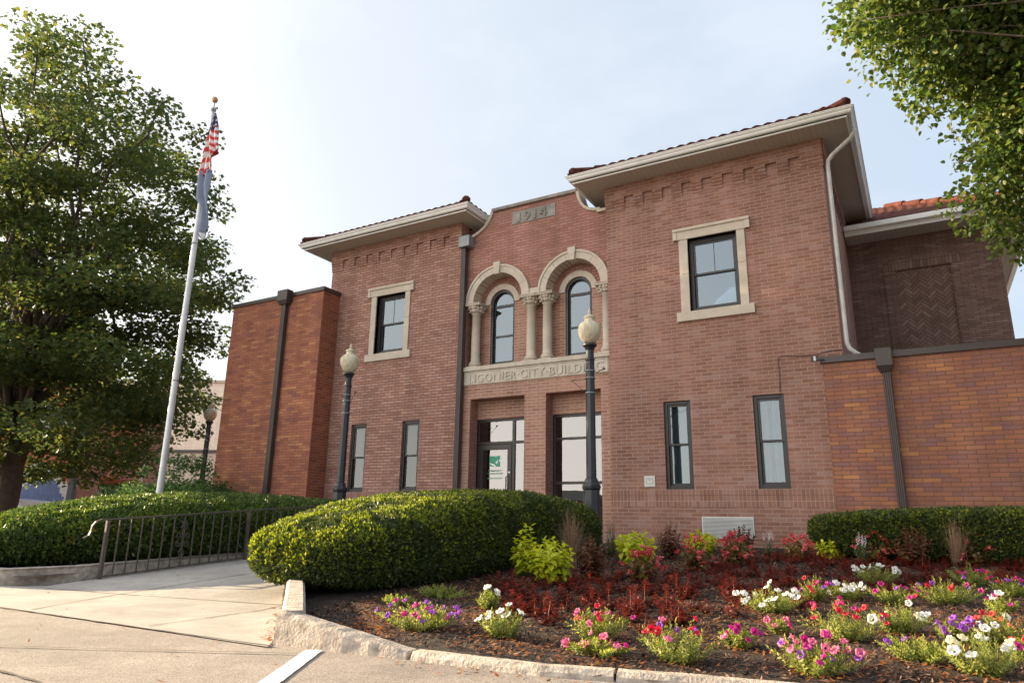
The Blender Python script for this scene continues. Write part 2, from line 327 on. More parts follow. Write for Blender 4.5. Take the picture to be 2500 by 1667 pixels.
leafmat('leaf_fallen', [(.34, .10, .025), (.44, .16, .045), (.22, .06, .02), (.50, .26, .10), (.12, .05, .03), (.26, .12, .06)], .4)
leafmat('mulch_chip', [(.05, .027, .018), (.12, .06, .036), (.02, .011, .008), (.24, .14, .09), (.07, .036, .022)], 0, .8)
for nm, c in dict(white=(.72, .72, .70), purple=(.26, .08, .42), magenta=(.42, .035, .22), crimson=(.50, .035, .06), pink=(.62, .17, .30), cream=(.72, .66, .45), coral=(.60, .07, .05)).items():
    leafmat('petal_'+nm, [tuple(v*.85 for v in c), c, tuple(min(1, v*1.12) for v in c)], .35, .6)
leafmat('petal_begonia', [(.50, .05, .06), (.62, .12, .15), (.45, .03, .03), (.68, .25, .24)], .3)
leafmat('petal_salvia', [(.22, .022, .014), (.30, .035, .018), (.17, .016, .012)], .3)

# aggregate street & walk
def paving(name, c1, c2, speck=220, crack=True):
    m, n, l, b = new(name); t = n.new('ShaderNodeTexCoord')
    a = n.new('ShaderNodeTexNoise'); a.inputs['Scale'].default_value = .9; a.inputs['Detail'].default_value = 8; l.new(t.outputs['Object'], a.inputs['Vector'])
    s = n.new('ShaderNodeTexNoise'); s.inputs['Scale'].default_value = speck; s.inputs['Detail'].default_value = 2; l.new(t.outputs['Object'], s.inputs['Vector'])
    r = n.new('ShaderNodeValToRGB'); r.color_ramp.elements[0].position = .32; r.color_ramp.elements[1].position = .68; r.color_ramp.elements[0].color = c1+(1,); r.color_ramp.elements[1].color = c2+(1,)
    l.new(a.outputs['Fac'], r.inputs['Fac'])
    r2 = n.new('ShaderNodeMapRange'); r2.inputs['From Min'].default_value = .35; r2.inputs['From Max'].default_value = .65; r2.inputs['To Min'].default_value = .50; r2.inputs['To Max'].default_value = 1.42; l.new(s.outputs['Fac'], r2.inputs['Value'])
    v = n.new('ShaderNodeVectorMath'); v.operation = 'SCALE'; l.new(r.outputs[0], v.inputs[0]); l.new(r2.outputs[0], v.inputs['Scale']); l.new(v.outputs[0], b.inputs['Base Color'])
    for sc2, lo2 in ((3.3, .86), (.35, .84)):
        st_ = n.new('ShaderNodeTexNoise'); st_.inputs['Scale'].default_value = sc2; st_.inputs['Detail'].default_value = 10; st_.inputs['Roughness'].default_value = .7; l.new(t.outputs['Object'], st_.inputs['Vector'])
        m2 = n.new('ShaderNodeMapRange'); m2.inputs['From Min'].default_value = .4; m2.inputs['From Max'].default_value = .6; m2.inputs['To Min'].default_value = lo2; m2.inputs['To Max'].default_value = 1.06; l.new(st_.outputs['Fac'], m2.inputs['Value'])
        v2 = n.new('ShaderNodeVectorMath'); v2.operation = 'SCALE'; l.new(v.outputs[0], v2.inputs[0]); l.new(m2.outputs[0], v2.inputs['Scale']); v = v2
    l.new(v.outputs[0], b.inputs['Base Color'])
    b.inputs['Roughness'].default_value = .92; bp = n.new('ShaderNodeBump'); bp.inputs['Strength'].default_value = .5; bp.inputs['Distance'].default_value = .004; l.new(s.outputs['Fac'], bp.inputs['Height']); l.new(bp.outputs[0], b.inputs['Normal'])
paving('street_concrete', (.235, .198, .172), (.345, .298, .262), 150); paving('walk_concrete', (.35, .318, .285), (.455, .418, .375), 230)
flat('joint_dark', (.085, .065, .05), .95)

# ------------------------------------------------------------ ground
STREET = -.80
def walk_z(y): return STREET if y < -8 else min(-.36, STREET+.072*(y+8))
def bed_z(x, y): return -.78+.047*(min(y, 0)+9)+.02*math.sin(x*2.1+y)*math.sin(y*1.7)+.004
g = MB(); g.quad((-900, -900, STREET-.004), (900, -900, STREET-.004), (900, 900, STREET-.004), (-900, 900, STREET-.004))
tag(g.build('street', M['street_concrete']), kind='structure')
# walkway sheet (flares to the street)
g = MB(); ys = [-9.2, -8.6, -8, -7, -6, -5, -4, -3, -2, -1.89, -1, 0, .6]
def wx(y):  # right edge of the walkway
    return -3.72 if y <= -9.1 else max(-5.6, -3.72-(y+9.1)*1.05) if y < -7.3 else -5.6
for a, c in zip(ys[:-1], ys[1:]):
    g.quad((-8.76 if a > -8.3 else -16, a, walk_z(a)+.004), (wx(a), a, walk_z(a)+.004), (wx(c), c, walk_z(c)+.004), (-8.76 if a > -8.3 else -16, c, walk_z(c)+.004))
tag(g.build('walkway', M['walk_concrete']), kind='structure')
# joints in the walkway and street: thin dark cracks
def crack(pts, zf, wd=.0075):
    b = MB(); out = []
    for (x0, y0), (x1, y1) in zip(pts[:-1], pts[1:]):
        n_ = max(2, int(math.hypot(x1-x0, y1-y0)/.12))
        for i in range(n_): out.append((x0+(x1-x0)*i/n_, y0+(y1-y0)*i/n_))
    out.append(pts[-1]); out = [(x+random.uniform(-.006, .006), y+random.uniform(-.006, .006)) for x, y in out]
    for (x0, y0), (x1, y1) in zip(out[:-1], out[1:]):
        d = Vector((x1-x0, y1-y0)).normalized(); w_ = wd*random.uniform(.5, 1.2); px, py = -d.y*w_, d.x*w_
        b.quad((x0-px, y0-py, zf(y0)+.008), (x0+px, y0+py, zf(y0)+.008), (x1+px, y1+py, zf(y1)+.008), (x1-px, y1-py, zf(y1)+.008))
    return b
j = MB()
for pts in ([(-9.6, -8.25), (-7.32, -8.0), (-5.25, -7.75), (-4.95, -7.7)], [(-6.7, -9.15), (-7.32, -8.0), (-7.35, -5.0)], [(-5.09, -9.12), (-5.2, -7.75), (-7.3, -5.8)], [(-8.7, -5.6), (-5.7, -5.5)], [(-8.7, -3.4), (-5.7, -3.3)]):
    c = crack(pts, walk_z); j.add(c.v, c.f)
tag(j.build('walkway_joints', M['joint_dark']), kind='structure')
j = MB()
for pts in ([(-16, -9.35), (-7.07, -9.22), (-5.28, -9.2), (-3.7, -9.17)], [(-5.6, -10.4), (-4.6, -9.9), (-3.85, -9.5), (-3.4, -9.25)], [(-9, -10.6), (-5.6, -10.4), (-2, -10.6), (4, -10.2)]):
    c = crack(pts, lambda y: STREET-.002, .009); j.add(c.v, c.f)
tag(j.build('street_joints', M['joint_dark']), kind='structure')
# painted parking stripe
g = MB(); d = Vector((-.527, .85)); nrm = Vector((.85, .527)); p1 = Vector((-3.46, -9.13)); p0 = p1-d*5.2
N_ = 60
for i in range(N_):
    a = p0+(p1-p0)*(i/N_); c = p0+(p1-p0)*((i+1)/N_); e0, e1 = random.uniform(-.003, .003), random.uniform(-.003, .003)
    g.quad((a.x, a.y, STREET+.003), (a.x+nrm.x*(.108+e0), a.y+nrm.y*(.108+e0), STREET+.003), (c.x+nrm.x*(.108+e1), c.y+nrm.y*(.108+e1), STREET+.003), (c.x, c.y, STREET+.003))
tag(g.build('parking_stripe', M['paint_line']), kind='structure')
# flower bed ground
g = MB(); nx, ny = 150, 130; X0, X1, Y0, Y1 = -6.0, 8.0, -9.0, -.02
gx = np.linspace(X0, X1, nx); gy = np.linspace(Y0, Y1, ny); nzv = rng.normal(0, .007, (ny, nx))
inside = lambda x, y: y > -8.98+.0*x and (x > wx(y)+.12 if y < -7.3 else x > -5.5)
vs = [(x, y, bed_z(x, y)+nzv[jj, ii]-.006) for jj, y in enumerate(gy) for ii, x in enumerate(gx)]
CURB = [(-3.62, -9.07), (-2.77, -8.97), (-1.9, -8.93), (-1.13, -8.72), (.3, -8.45), (2.2, -8.2), (8, -7.6)]
def curb_y(x):
    for (a, b_), (c, e_) in zip(CURB[:-1], CURB[1:]):
        if a <= x <= c: return b_+(e_-b_)*(x-a)/(c-a)
    return -9.07
fs = []
for jj in range(ny-1):
    for ii in range(nx-1):
        x, y = (gx[ii]+gx[ii+1])/2, (gy[jj]+gy[jj+1])/2
        if y > curb_y(x)+.02 and (y > -7.3 and x > -5.7 or y <= -7.3 and x > wx(y)-.02): fs.append((jj*nx+ii, jj*nx+ii+1, (jj+1)*nx+ii+1, (jj+1)*nx+ii))
g.add(vs, fs); tag(g.build('flower_bed', M['mulch'], smooth=True), kind='structure')
g = MB(); g.quad((-30, -8.2, -.70), (-8.85, -8.2, -.70), (-8.85, 0, -.45), (-30, 0, -.45)); tag(g.build('planting_ground', M['soil']), kind='structure')
g = MB(); g.quad((-60, 0, -.60), (-16, 0, -.60), (-16, 30, -.60), (-60, 30, -.60)); tag(g.build('back_lot', M['street_concrete']), kind='structure')

# curbs
def ribbon(pts, w0, z0, z1s, name, mat, rough=.0013, sub=.06):
    """kerb following pts (inner-left offset w0), bottom z0, top heights z1s per point"""
    P = []
    for k in range(len(pts)-1):
        a, c = Vector(pts[k]), Vector(pts[k+1]); n_ = max(1, int((c-a).length/sub))
        for i in range(n_): t = i/n_; P.append((a+(c-a)*t, z1s[k]+(z1s[k+1]-z1s[k])*t))
    P.append((Vector(pts[-1]), z1s[-1])); b = MB(); rings = []
    for i, (p, z) in enumerate(P):
        t = (P[min(i+1, len(P)-1)][0]-P[max(i-1, 0)][0]).normalized(); nn = Vector((-t.y, t.x))
        e = lambda: random.uniform(-rough, rough)
        rings.append([(p.x+e()*.4, p.y+e()*.4, z0), (p.x+nn.x*.012+e(), p.y+nn.y*.012+e(), z-.025+e()), (p.x+nn.x*.035+e(), p.y+nn.y*.035+e(), z+e()*.6), (p.x+nn.x*(w0-.02), p.y+nn.y*(w0-.02), z+e()*.6), (p.x+nn.x*w0, p.y+nn.y*w0, z-.02), (p.x+nn.x*w0, p.y+nn.y*w0, z0)])
    vs = [v for r_ in rings for v in r_]; fs = [(5, 4, 3, 2, 1, 0)]
    for i in range(len(rings)-1):
        for k in range(5): fs.append((i*6+k, i*6+k+1, i*6+7+k, i*6+6+k))
    k = (len(rings)-1)*6; fs.append(tuple(k+i for i in range(6))); b.add(vs, fs)
    return b.build(name, mat, smooth=False)
o = ribbon([(-5.62, -7.35), (-4.75, -8.16), (-3.80, -9.06)], .17, -.84, [-.55, -.585, -.60], 'concrete_curb', M['concrete_old'])
tag(o, 'tall concrete curb running from under the trimmed hedge to the bed corner', 'curb')
tag(ribbon([(-3.80, -9.09), (-3.3, -9.06), (-2.78, -9.0)], .16, -.84, [-.60, -.675, -.765], 'concrete_curb', M['concrete_old'], .0042), 'broken sloping concrete curb end dropping from the bed corner towards the street', 'curb')
for k in range(4):
    segs = [[(-2.74, -9.0), (-1.9, -8.95), (-1.52, -8.84)], [(-1.505, -8.835), (-1.13, -8.74), (-.62, -8.65)], [(-.60, -8.645), (.3, -8.47), (1.3, -8.33)], [(1.32, -8.328), (2.2, -8.2), (8, -7.6)]][k]
    tag(ribbon(segs, .13, -.84, [-.755]*3, 'low_curb', M['concrete_old'], .0025), ['low concrete edging piece between the broken curb end and the first joint', 'short low concrete edging piece in front of the pink and crimson petunias', 'low concrete edging piece along the bottom edge of the petunias', 'farthest right low concrete edging piece'][k], 'curb', 'low edging along the flower bed')
g = MB()
o = ribbon([(-8.86, -1.0), (-8.86, -7.6), (-9.15, -8.32), (-16, -8.75)], -.16, -.84, [-.36, -.60, -.62, -.66], 'retaining_curb', M['concrete_old'])
tag(o, 'low concrete retaining curb under the left hedge beside the iron railing', 'curb')
# loose fallen leaves and mulch chips
def scatter_cards(name, pts, size, mat, label, cat, tilt=.5, curl=.25, kind='stuff', aspect=.55):
    n_ = len(pts); P = np.array(pts); a = rng.uniform(0, 2*np.pi, n_); s = size*rng.uniform(.5, 1.3, n_)
    d = np.stack([np.cos(a), np.sin(a), rng.normal(0, tilt, n_)], 1); d /= np.linalg.norm(d, axis=1)[:, None]
    e = np.stack([-np.sin(a), np.cos(a), rng.normal(0, tilt, n_)], 1)*aspect; c = np.zeros((n_, 3)); c[:, 2] = curl
    v = np.stack([P-d*s[:, None], P+(e-c)*s[:, None]*.6, P+d*s[:, None], P-(e+c)*s[:, None]*.6], 1)
    fast(name, v.reshape(-1, 3), np.arange(4*n_).reshape(-1, 4), mat, label, cat, kind)
def fast(name, V, F, mat, label=None, cat=None, kind=None, parent=None, group=None):
    me = bpy.data.meshes.new(name); V = np.asarray(V, np.float32); F = np.asarray(F, np.int32)
    me.vertices.add(len(V)); me.vertices.foreach_set('co', V.ravel()); k = F.shape[1]
    me.loops.add(F.size); me.loops.foreach_set('vertex_index', F.ravel()); me.polygons.add(len(F))
    me.polygons.foreach_set('loop_start', np.arange(0, F.size, k, dtype=np.int32)); me.polygons.foreach_set('loop_total', np.full(len(F), k, np.int32))
    me.update(calc_edges=True); me.materials.append(mat)
    o = bpy.data.objects.new(name, me); COL.objects.link(o)
    if parent: o.parent = parent
    tag(o, label, cat, group, kind); return o
pts = []
while len(pts) < 45000:
    x, y = random.uniform(-4.6, 2.6), random.uniform(-9.0, -.3)
    if random.random() > (1.3-(y+9)/9): continue
    if y > curb_y(x)+.15 and (y < -7.3 and x > wx(y)+.27 or y >= -7.3): pts.append((x, y, bed_z(x, y)+random.uniform(0, .012)))
scatter_cards('mulch_chips', pts, .024, M['mulch_chip'], 'dark shredded bark mulch covering the flower bed', 'mulch', .5, .2, aspect=.35)
pts = []
while len(pts) < 12000:
    x, y = random.uniform(-4.4, 2.4), random.uniform(-9.0, -.6)
    dens = max(.25, 1-((y+8.9)/6.5))*(.25+1.0*(math.sin(x*3.1+y*2)*math.sin(y*3.7-x) > -.1)+(.9 if -3.9 < x < -3.1 and y < -7.8 else 0))
    if random.random()*2 > dens: continue
    if y > curb_y(x)+.14 and (y < -7.3 and x > wx(y)+.27 or y >= -7.3): pts.append((x, y, bed_z(x, y)+random.uniform(.01, .022)))
for i in range(150):
    t = random.random(); pts.append((-3.85-.95*t-abs(random.gauss(0, .05)), -9.05+.95*t-.02, walk_z(-9)+.015)) if i < 60 else pts.append((random.uniform(-2.9, -.6), 0, 0))
    if i >= 60: x = pts[-1][0]; pts[-1] = (x, curb_y(x)-.06-abs(random.gauss(0, .07)), STREET+.008)
for i in range(45): y = random.uniform(-9, -5); pts.append((random.uniform(-8.6, wx(y)-.1), y, walk_z(y)+.012))
for i in range(40): pts.append((random.uniform(-7, 0), random.uniform(-11, -9.2), STREET+.008))
scatter_cards('fallen_leaves', pts, .019, M['leaf_fallen'], 'orange brown fallen leaves lying on the mulch and along the curb', 'leaves', .25, .3)

# ============================================================ CITY BUILDING
B = empty('city_building', (-7, 0, -.45)); B.location = (0, 0, 0)
tag(B, 'two storey brick city building with stone arches, a 1914 date stone and tiled corner roofs', 'building')
def walls(xs_break, zfun, yf, yb, openings, name, mat, parent, step=.08):
    """strip wall; openings = (x0, x1, zlo, zhi or function)"""
    xs = set(xs_break)
    for o_ in openings:
        xs.add(o_[0]); xs.add(o_[1])
        if callable(o_[3]) or len(o_) > 4:
            k = 28
            for i in range(k+1): xs.add(o_[0]+(o_[1]-o_[0])*(1-math.cos(math.pi*i/k))/2)
    xs = sorted(xs); b = MB()
    for a, c in zip(xs[:-1], xs[1:]):
        if c-a < 1e-6: continue
        mid = (a+c)/2; cuts = sorted([o_ for o_ in openings if o_[0] <= mid <= o_[1]], key=lambda o_: o_[2])
        lo = (-.46, -.46)
        for o_ in cuts:
            zh = o_[3]; h = (zh(a), zh(c)) if callable(zh) else (zh, zh)
            if o_[2] > lo[0]+1e-4: b.prism([(a, lo[0]), (c, lo[1]), (c, o_[2]), (a, o_[2])], yf, yb)
            lo = h
        b.prism([(a, lo[0]), (c, lo[1]), (c, zfun(c)), (a, zfun(a))], yf, yb)
    return b.build(name, mat, parent)
def arc(cx, cz, r): return lambda x: cz+math.sqrt(max(0, r*r-(x-cx)**2))
ZS = 6.84
# tower walls
RW = [(-4.05, -3.54, .61, 2.22), (-2.43, -1.91, .61, 2.22), (-3.44, -2.51, 3.90, 5.37)]
LW = [(-11.84, -11.35, .61, 2.21), (-10.27, -9.77, .61, 2.21), (-11.29, -10.38, 3.90, 5.38)]
walls([-5.12, -.92], lambda x: ZS, 0, .3, RW, 'tower_wall', M['brick_tower'], B)['label'] = 'right tower front of pinkish brick with pale mortar'
walls([-12.92, -8.78], lambda x: ZS, 0, .3, LW, 'tower_wall', M['brick_tower_raked'], B)['label'] = 'left tower front of pinkish brick with dark recessed joints'
b = MB(); b.box(-1.22, -.92, .3, 8, -.46, ZS); b.build('tower_side_wall', M['brick_tower'], B)
b = MB(); b.box(-9.08, -8.78, .42, 8, -.46, ZS); b.box(-12.92, -12.62, .3, 8, -.46, ZS); b.build('tower_side_wall', M['brick_tower_raked'], B)
b = MB(); b.box(-5.12, -4.82, .42, 8, -.46, ZS); b.build('tower_side_wall', M['brick_tower'], B)
# dark interior and back
b = MB(); b.box(-12.6, -1.3, 1.35, 1.45, -.46, 6.4); b.box(-12.6, -1.3, .5, 1.4, 2.85, 2.95); b.box(-12.6, -1.3, .5, 1.4, -.45, -.40); b.box(-8.75, -5.15, .45, 1.4, 6.2, 6.3); b.build('interior', M['dark_inside'], B)
# soldier / rowlock courses (towers)
for x0, x1, mt in ((-5.12, -1.245, 'brick_stand'), (-12.50, -8.78, 'brick_stand')):
    b = MB(); b.box(x0, x1, -.004, .05, .305, .505); b.box(x0, x1, -.010, .05, .508, .61); b.build('soldier_course', M[mt], B)
# corbel tables
def corbels(x0, x1, r0, pitch, n_, mat):
    b = MB(); b.box(x0-.012, x1+.012, -.05, .02, 6.567, ZS)
    ed = [(x0-.012, r0)]+[(r0+pitch*i+.2, r0+pitch*(i+1)) for i in range(n_-1)]+[(r0+pitch*(n_-1)+.2, x1+.012)]
    for a, c in ed:
        for k in range(4):
            z1 = 6.567-.0677*k; pr = .048-.011*k
            b.box(a+.0005*k, c-.0005*k, -pr, .02, z1-.0677+.006, z1-.0005 if k else z1-.001)
    return b.build('corbel_table', mat, B)
corbels(-5.12, -.92, -4.70, .401, 9, M['brick_tower']); corbels(-12.92, -8.78, -12.53, .405, 9, M['brick_tower_raked'])
b = MB(); b.box(-.921, -.87, .0, 4.2, 6.567, ZS)
for i in range(10):
    for k in range(4): b.box(-.921, -.872-.011*k, .02+.401*i, .22+.401*i, 6.567-.0677*(k+1)+.006, 6.566-.0677*k)
b.build('corbel_table', M['brick_tower'], B)

# centre wall
F = .12
PT = [(-8.80, 6.40), (-8.62, 6.42), (-8.49, 6.47), (-8.35, 6.53), (-8.20, 6.63), (-8.09, 6.76), (-8.02, 6.88), (-7.98, 7.0), (-5.86, 7.0), (-5.83, 6.86), (-5.77, 6.70), (-5.68, 6.58), (-5.56, 6.50), (-5.42, 6.46), (-5.30, 6.45), (-5.12, 6.40)]
def top(x):
    for (a, b_), (c, e_) in zip(PT[:-1], PT[1:]):
        if a <= x <= c: return b_+(e_-b_)*(x-a)/max(1e-6, c-a)
    return 6.4
CL, CR, SPR = -7.825, -5.95, 4.82
def rec_top(x):
    for c_ in (CL, CR):
        if abs(x-c_) < .64: return SPR+math.sqrt(.64**2-(x-c_)**2)
    return SPR
xs = [p[0] for p in PT]
for c_ in (CL, CR): xs += [c_-.64*math.cos(math.pi*i/32) for i in range(33)]
ops = [(-8.47, -7.10, -.46, 2.60), (-6.59, -5.36, -.46, 2.60), (-8.66, -5.14, 3.33, rec_top)]
walls(xs+[-8.78, -5.12], top, F, .42, ops, 'centre_wall', M['brick_center'], B)['label'] = 'central brick gable between the towers with a scrolled parapet'
# re-clad lower part around the doors with the paler brick
b = MB(); yy = F-.006
b.box(-8.78, -8.472, yy, F+.1, -.46, 2.925); b.box(-7.098, -6.592, yy, .44, -.46, 2.602); b.box(-5.358, -5.12, yy, F+.1, -.46, 2.60)
b.box(-8.472, -5.12, yy, F+.1, 2.602, 2.925); b.build('entry_brickwork', M['brick_entry'], B)
# recess back wall with arched windows, and brick above the storefronts
WL, WR = (-7.87, .315), (-5.965, .315)
walls([-8.78, -5.12], lambda x: 6.2, .42, .62, [(-8.70, -7.05, -.46, 2.19), (-6.65, -5.13, -.46, 2.19), (WL[0]-WL[1], WL[0]+WL[1], 3.40, arc(WL[0], 4.84, WL[1])), (WR[0]-WR[1], WR[0]+WR[1], 3.40, arc(WR[0], 4.84, WR[1]))], 'recess_wall', M['brick_entry'], B)
# brick voussoir ring of soldiers under each arch (reads as radial brick)
def ring(b, cx, cz, r0, r1, y0, y1, a0=0, a1=math.pi, n_=24, gap=0.0, mi=0):
    for i in range(n_):
        t0 = a0+(a1-a0)*i/n_+gap; t1 = a0+(a1-a0)*(i+1)/n_-gap
        k = 1 if gap and n_ > 14 else max(2, int(24/n_))
        for q in range(k):
            u0 = t0+(t1-t0)*q/k; u1 = t0+(t1-t0)*(q+1)/k
            b.prism([(cx+r0*math.cos(u0), cz+r0*math.sin(u0)), (cx+r1*math.cos(u0), cz+r1*math.sin(u0)), (cx+r1*math.cos(u1), cz+r1*math.sin(u1)), (cx+r0*math.cos(u1), cz+r0*math.sin(u1))], y0, y1, mi)
for cx in (WL[0], WR[0]):
    b = MB(); ring(b, cx, 4.84, .465, .60, .405, .43, n_=26, gap=.006); b.build('brick_arch_ring', M['brick_center'], B)
for cx in (WL[0], WR[0]):
    b = MB(); ring(b, cx, 4.84, .318, .455, .385, .45, n_=5, gap=.004); b.build('stone_hood', M['limestone'], B, bevel=.006)
for cx in (CL, CR):
    b = MB(); ring(b, cx, SPR, .64, .79, F-.045, .41, n_=7, gap=.004); st = b.build('stone_arch', M['limestone'], B)
    b = MB(); ring(b, cx, SPR, .79, .835, F-.065, F+.02, n_=24); b.build('label_moulding', M['limestone'], st)
    b = MB(); b.prism([(cx-.065, SPR+.60), (cx+.065, SPR+.60), (cx+.095, SPR+.895), (cx-.095, SPR+.895)], F-.095, F+.1); b.build('keystone', M['limestone'], st, bevel=.008)
b = MB(); b.box(-6.988, -6.787, F-.045, F+.05, SPR+.0, SPR+.135); b.build('impost_stone', M['limestone'], B, bevel=.006)
# columns
def column(x):
    e_ = MB(); prof = [(.135, 3.345), (.135, 3.375), (.15, 3.385), (.155, 3.405), (.14, 3.42), (.118, 3.43), (.125, 3.445), (.13, 3.455), (.12, 3.468), (.104, 3.475), (.10, 3.60), (.102, 3.9), (.096, 4.57), (.11, 4.575), (.112, 4.595), (.098, 4.60)]
    e_.lathe(prof, 28, (x, .235)); sh = e_.build('column', M['limestone'], B, smooth=True)
    c_ = MB(); c_.lathe([(.10, 4.60), (.125, 4.625), (.15, 4.645), (.135, 4.66), (.15, 4.69), (.185, 4.725), (.165, 4.74), (.175, 4.76)], 48, (x, .235), flute=.09, nf=8)
    for k in range(8):   # leaves curling out under the abacus
        a = k*math.pi/4+.39
        for rr, zz, q in ((.155, 4.65, .030), (.185, 4.725, .034)):
            px, py = x+rr*math.cos(a), .235+rr*math.sin(a)
            c_.lathe([(.004, zz-q), (q*.8, zz-q*.5), (q, zz), (q*.6, zz+q*.6), (.003, zz+q*.8)], 8, (px, py))
    c_.build('capital', M['limestone'], sh, smooth=True)
    a_ = MB(); a_.box(x-.20, x+.20, .235-.20, .41, 4.762, 4.80); a_.box(x-.215, x+.215, .235-.215, .412, 4.80, 4.818); a_.build('abacus', M['limestone'], sh, bevel=.005)
    a_ = MB(); a_.box(x-.15, x+.15, .235-.16, .40, 3.30, 3.347); a_.build('plinth', M['limestone'], sh, bevel=.004)
for x in (-8.46, -7.02, -6.62, -5.235): column(x)
# sill band and inscription
b = MB()
for a, c in ((-8.66, -8.20), (-8.197, -7.30), (-7.297, -6.43), (-6.427, -5.50), (-5.497, -5.10)): b.box(a, c, F-.075, .44, 3.232, 3.325)
b.build('stone_sill_band', M['limestone'], B, bevel=.005)
b = MB()
for a, c in ((-8.65, -7.02), (-7.017, -5.165)): b.box(a, c, F-.032, F+.1, 2.925, 3.231)
pn = b.build('inscription_panel', M['limestone_grey'], B, bevel=.003)
b = MB(); b.box(-8.63, -5.185, F-.042, F-.03, 3.195, 3.222); b.box(-8.63, -8.607, F-.042, F-.03, 2.94, 3.195); b.box(-5.208, -5.185, F-.042, F-.03, 2.94, 3.195); b.build('panel_border', M['limestone_grey'], pn)
def text(name, s, x, z, y, h, wd, mat, parent, ext=.006, off=.006, space=1.0):
    cu = bpy.data.curves.new(name, 'FONT'); cu.body = s; cu.size = h*1.38; cu.extrude = ext; cu.offset = off; cu.space_character = space; cu.resolution_u = 3
    t = bpy.data.objects.new(name, cu); COL.objects.link(t); bpy.context.view_layer.update()
    me = bpy.data.meshes.new_from_object(t.evaluated_get(bpy.context.evaluated_depsgraph_get())); bpy.data.objects.remove(t); me.name = name
    v = np.zeros(len(me.vertices)*3, np.float32); me.vertices.foreach_get('co', v); v = v.reshape(-1, 3)
    v[:, 0] = (v[:, 0]-v[:, 0].min())*wd/(v[:, 0].max()-v[:, 0].min())+x; z_ = (v[:, 1]-v[:, 1].min())*h/(v[:, 1].max()-v[:, 1].min())+z; yv = y-v[:, 2].copy()
    v[:, 1] = yv; v[:, 2] = z_; me.vertices.foreach_set('co', v.ravel()); me.materials.clear(); me.materials.append(mat); me.update()
    o_ = bpy.data.objects.new(name, me); COL.objects.link(o_); o_.parent = parent
    return o_
text('lettering', 'LIGONIER·CITY·BUILDING', -8.50, 2.965, F-.038, .185, 3.22, M['limestone_grey'], pn, .014, .0, 1.1)
b = MB(); b.box(-7.475, -6.375, F-.012, F+.1, 6.575, 6.875); dp = b.build('date_stone', M['coping_stone'], B)
for c_, x_, w_ in (('1', -7.34, .075), ('9', -7.17, .17), ('1', -6.93, .075), ('4', -6.77, .19)): text('date_numeral', c_, x_, 6.61, F-.016, .225, w_, M['coping_stone'], dp, .018, .006)
# parapet coping
b = MB()
for i in range(5): b.box(-8.02+.436*i, -8.02+.436*(i+1)-.004, F-.06, .50, 7.0, 7.075)
b.build('parapet_coping', M['coping_stone'], B, bevel=.006)
def scroll(pts, nm):
    b = MB()
    for k, ((x0, z0), (x1, z1)) in enumerate(zip(pts[:-1], pts[1:])):
        def nrm_(i):
            a = Vector(pts[min(i+1, len(pts)-1)])-Vector(pts[max(i-1, 0)]); a.normalize(); return Vector((-a.y, a.x))
        n0, n1 = nrm_(k), nrm_(k+1); h = .062
        b.prism([(x0, z0), (x1, z1), (x1+n1.x*h, z1+n1.y*h), (x0+n0.x*h, z0+n0.y*h)], F-.05, .48)
    return b.build(nm, M['limestone'], B)
scroll(PT[1:8], 'scroll_coping'); scroll(PT[8:15], 'scroll_coping')
b = MB(); b.box(-5.36, -5.12, F-.075, .48, 6.40, 6.46); b.build('corbel_stone', M['limestone'], B)

# windows
def window(x0, x1, z0, z1, yf, mat, label=None, meet=None, muntin=False, curt=None, fw=.06, gl='pane_glass', deep=.11):
    b = MB(); b.box(x0, x0+fw, yf, yf+deep, z0, z1); b.box(x1-fw, x1, yf, yf+deep, z0, z1); b.box(x0+fw, x1-fw, yf, yf+deep, z1-fw, z1); b.box(x0+fw, x1-fw, yf, yf+deep, z0, z0+fw*1.2)
    W_ = b.build('window', mat, B, bevel=.004)
    if label: W_['label'] = label
    meet = meet or (z0+z1)/2; a0, a1 = x0+fw, x1-fw; sw = .04
    for zz0, zz1, yo in ((meet-.02, z1-fw, .022), (z0+fw*1.2, meet+.02, .05)):
        s_ = MB(); y0 = yf+yo; s_.box(a0, a0+sw, y0, y0+.03, zz0, zz1); s_.box(a1-sw, a1, y0, y0+.03, zz0, zz1); s_.box(a0+sw, a1-sw, y0, y0+.03, zz1-sw, zz1); s_.box(a0+sw, a1-sw, y0, y0+.03, zz0, zz0+sw)
        if muntin and yo < .03: s_.box((a0+a1)/2-.006, (a0+a1)/2+.006, y0+.006, y0+.02, zz0+sw, zz1-sw)
        s_.build('sash', mat, W_, bevel=.003)
        p_ = MB(); p_.box(a0+sw-.005, a1-sw+.005, y0+.012, y0+.016, zz0+sw-.005, zz1-sw+.005); p_.build('pane', M[gl], W_)
    if curt:
        curtain(a0, a1, z0+.1, z1, yf+deep+.06, curt, W_)
    return W_
def curtain(a0, a1, z0, z1, y, spans, parent, mat='curtain_grey'):
    for s0, s1 in spans:
        c_ = MB(); n_ = max(6, int((s1-s0)*(a1-a0)/.012)); xs_ = [a0+(a1-a0)*(s0+(s1-s0)*i/n_) for i in range(n_+1)]
        yy_ = [y+.018*math.sin(i*.9)+.008*math.sin(i*2.3) for i in range(n_+1)]
        vs_ = [(x, q, z) for z in (z0, z1) for x, q in zip(xs_, yy_)]; c_.add(vs_, [(i, i+1, n_+2+i, n_+1+i) for i in range(n_)]); c_.build('curtain', M[mat], parent, smooth=True, recalc=False)
window(-4.05, -3.54, .61, 2.22, .05, M['black_frame'], 'narrow black ground floor window nearest the small plaque', 1.42, curt=[(.0, 1.0)], gl='pane_glass_clear')
window(-2.43, -1.91, .61, 2.22, .05, M['black_frame'], 'narrow black ground floor window under the cable', 1.42, curt=[(.05, .35), (.5, 1.0)], gl='pane_glass_clear')
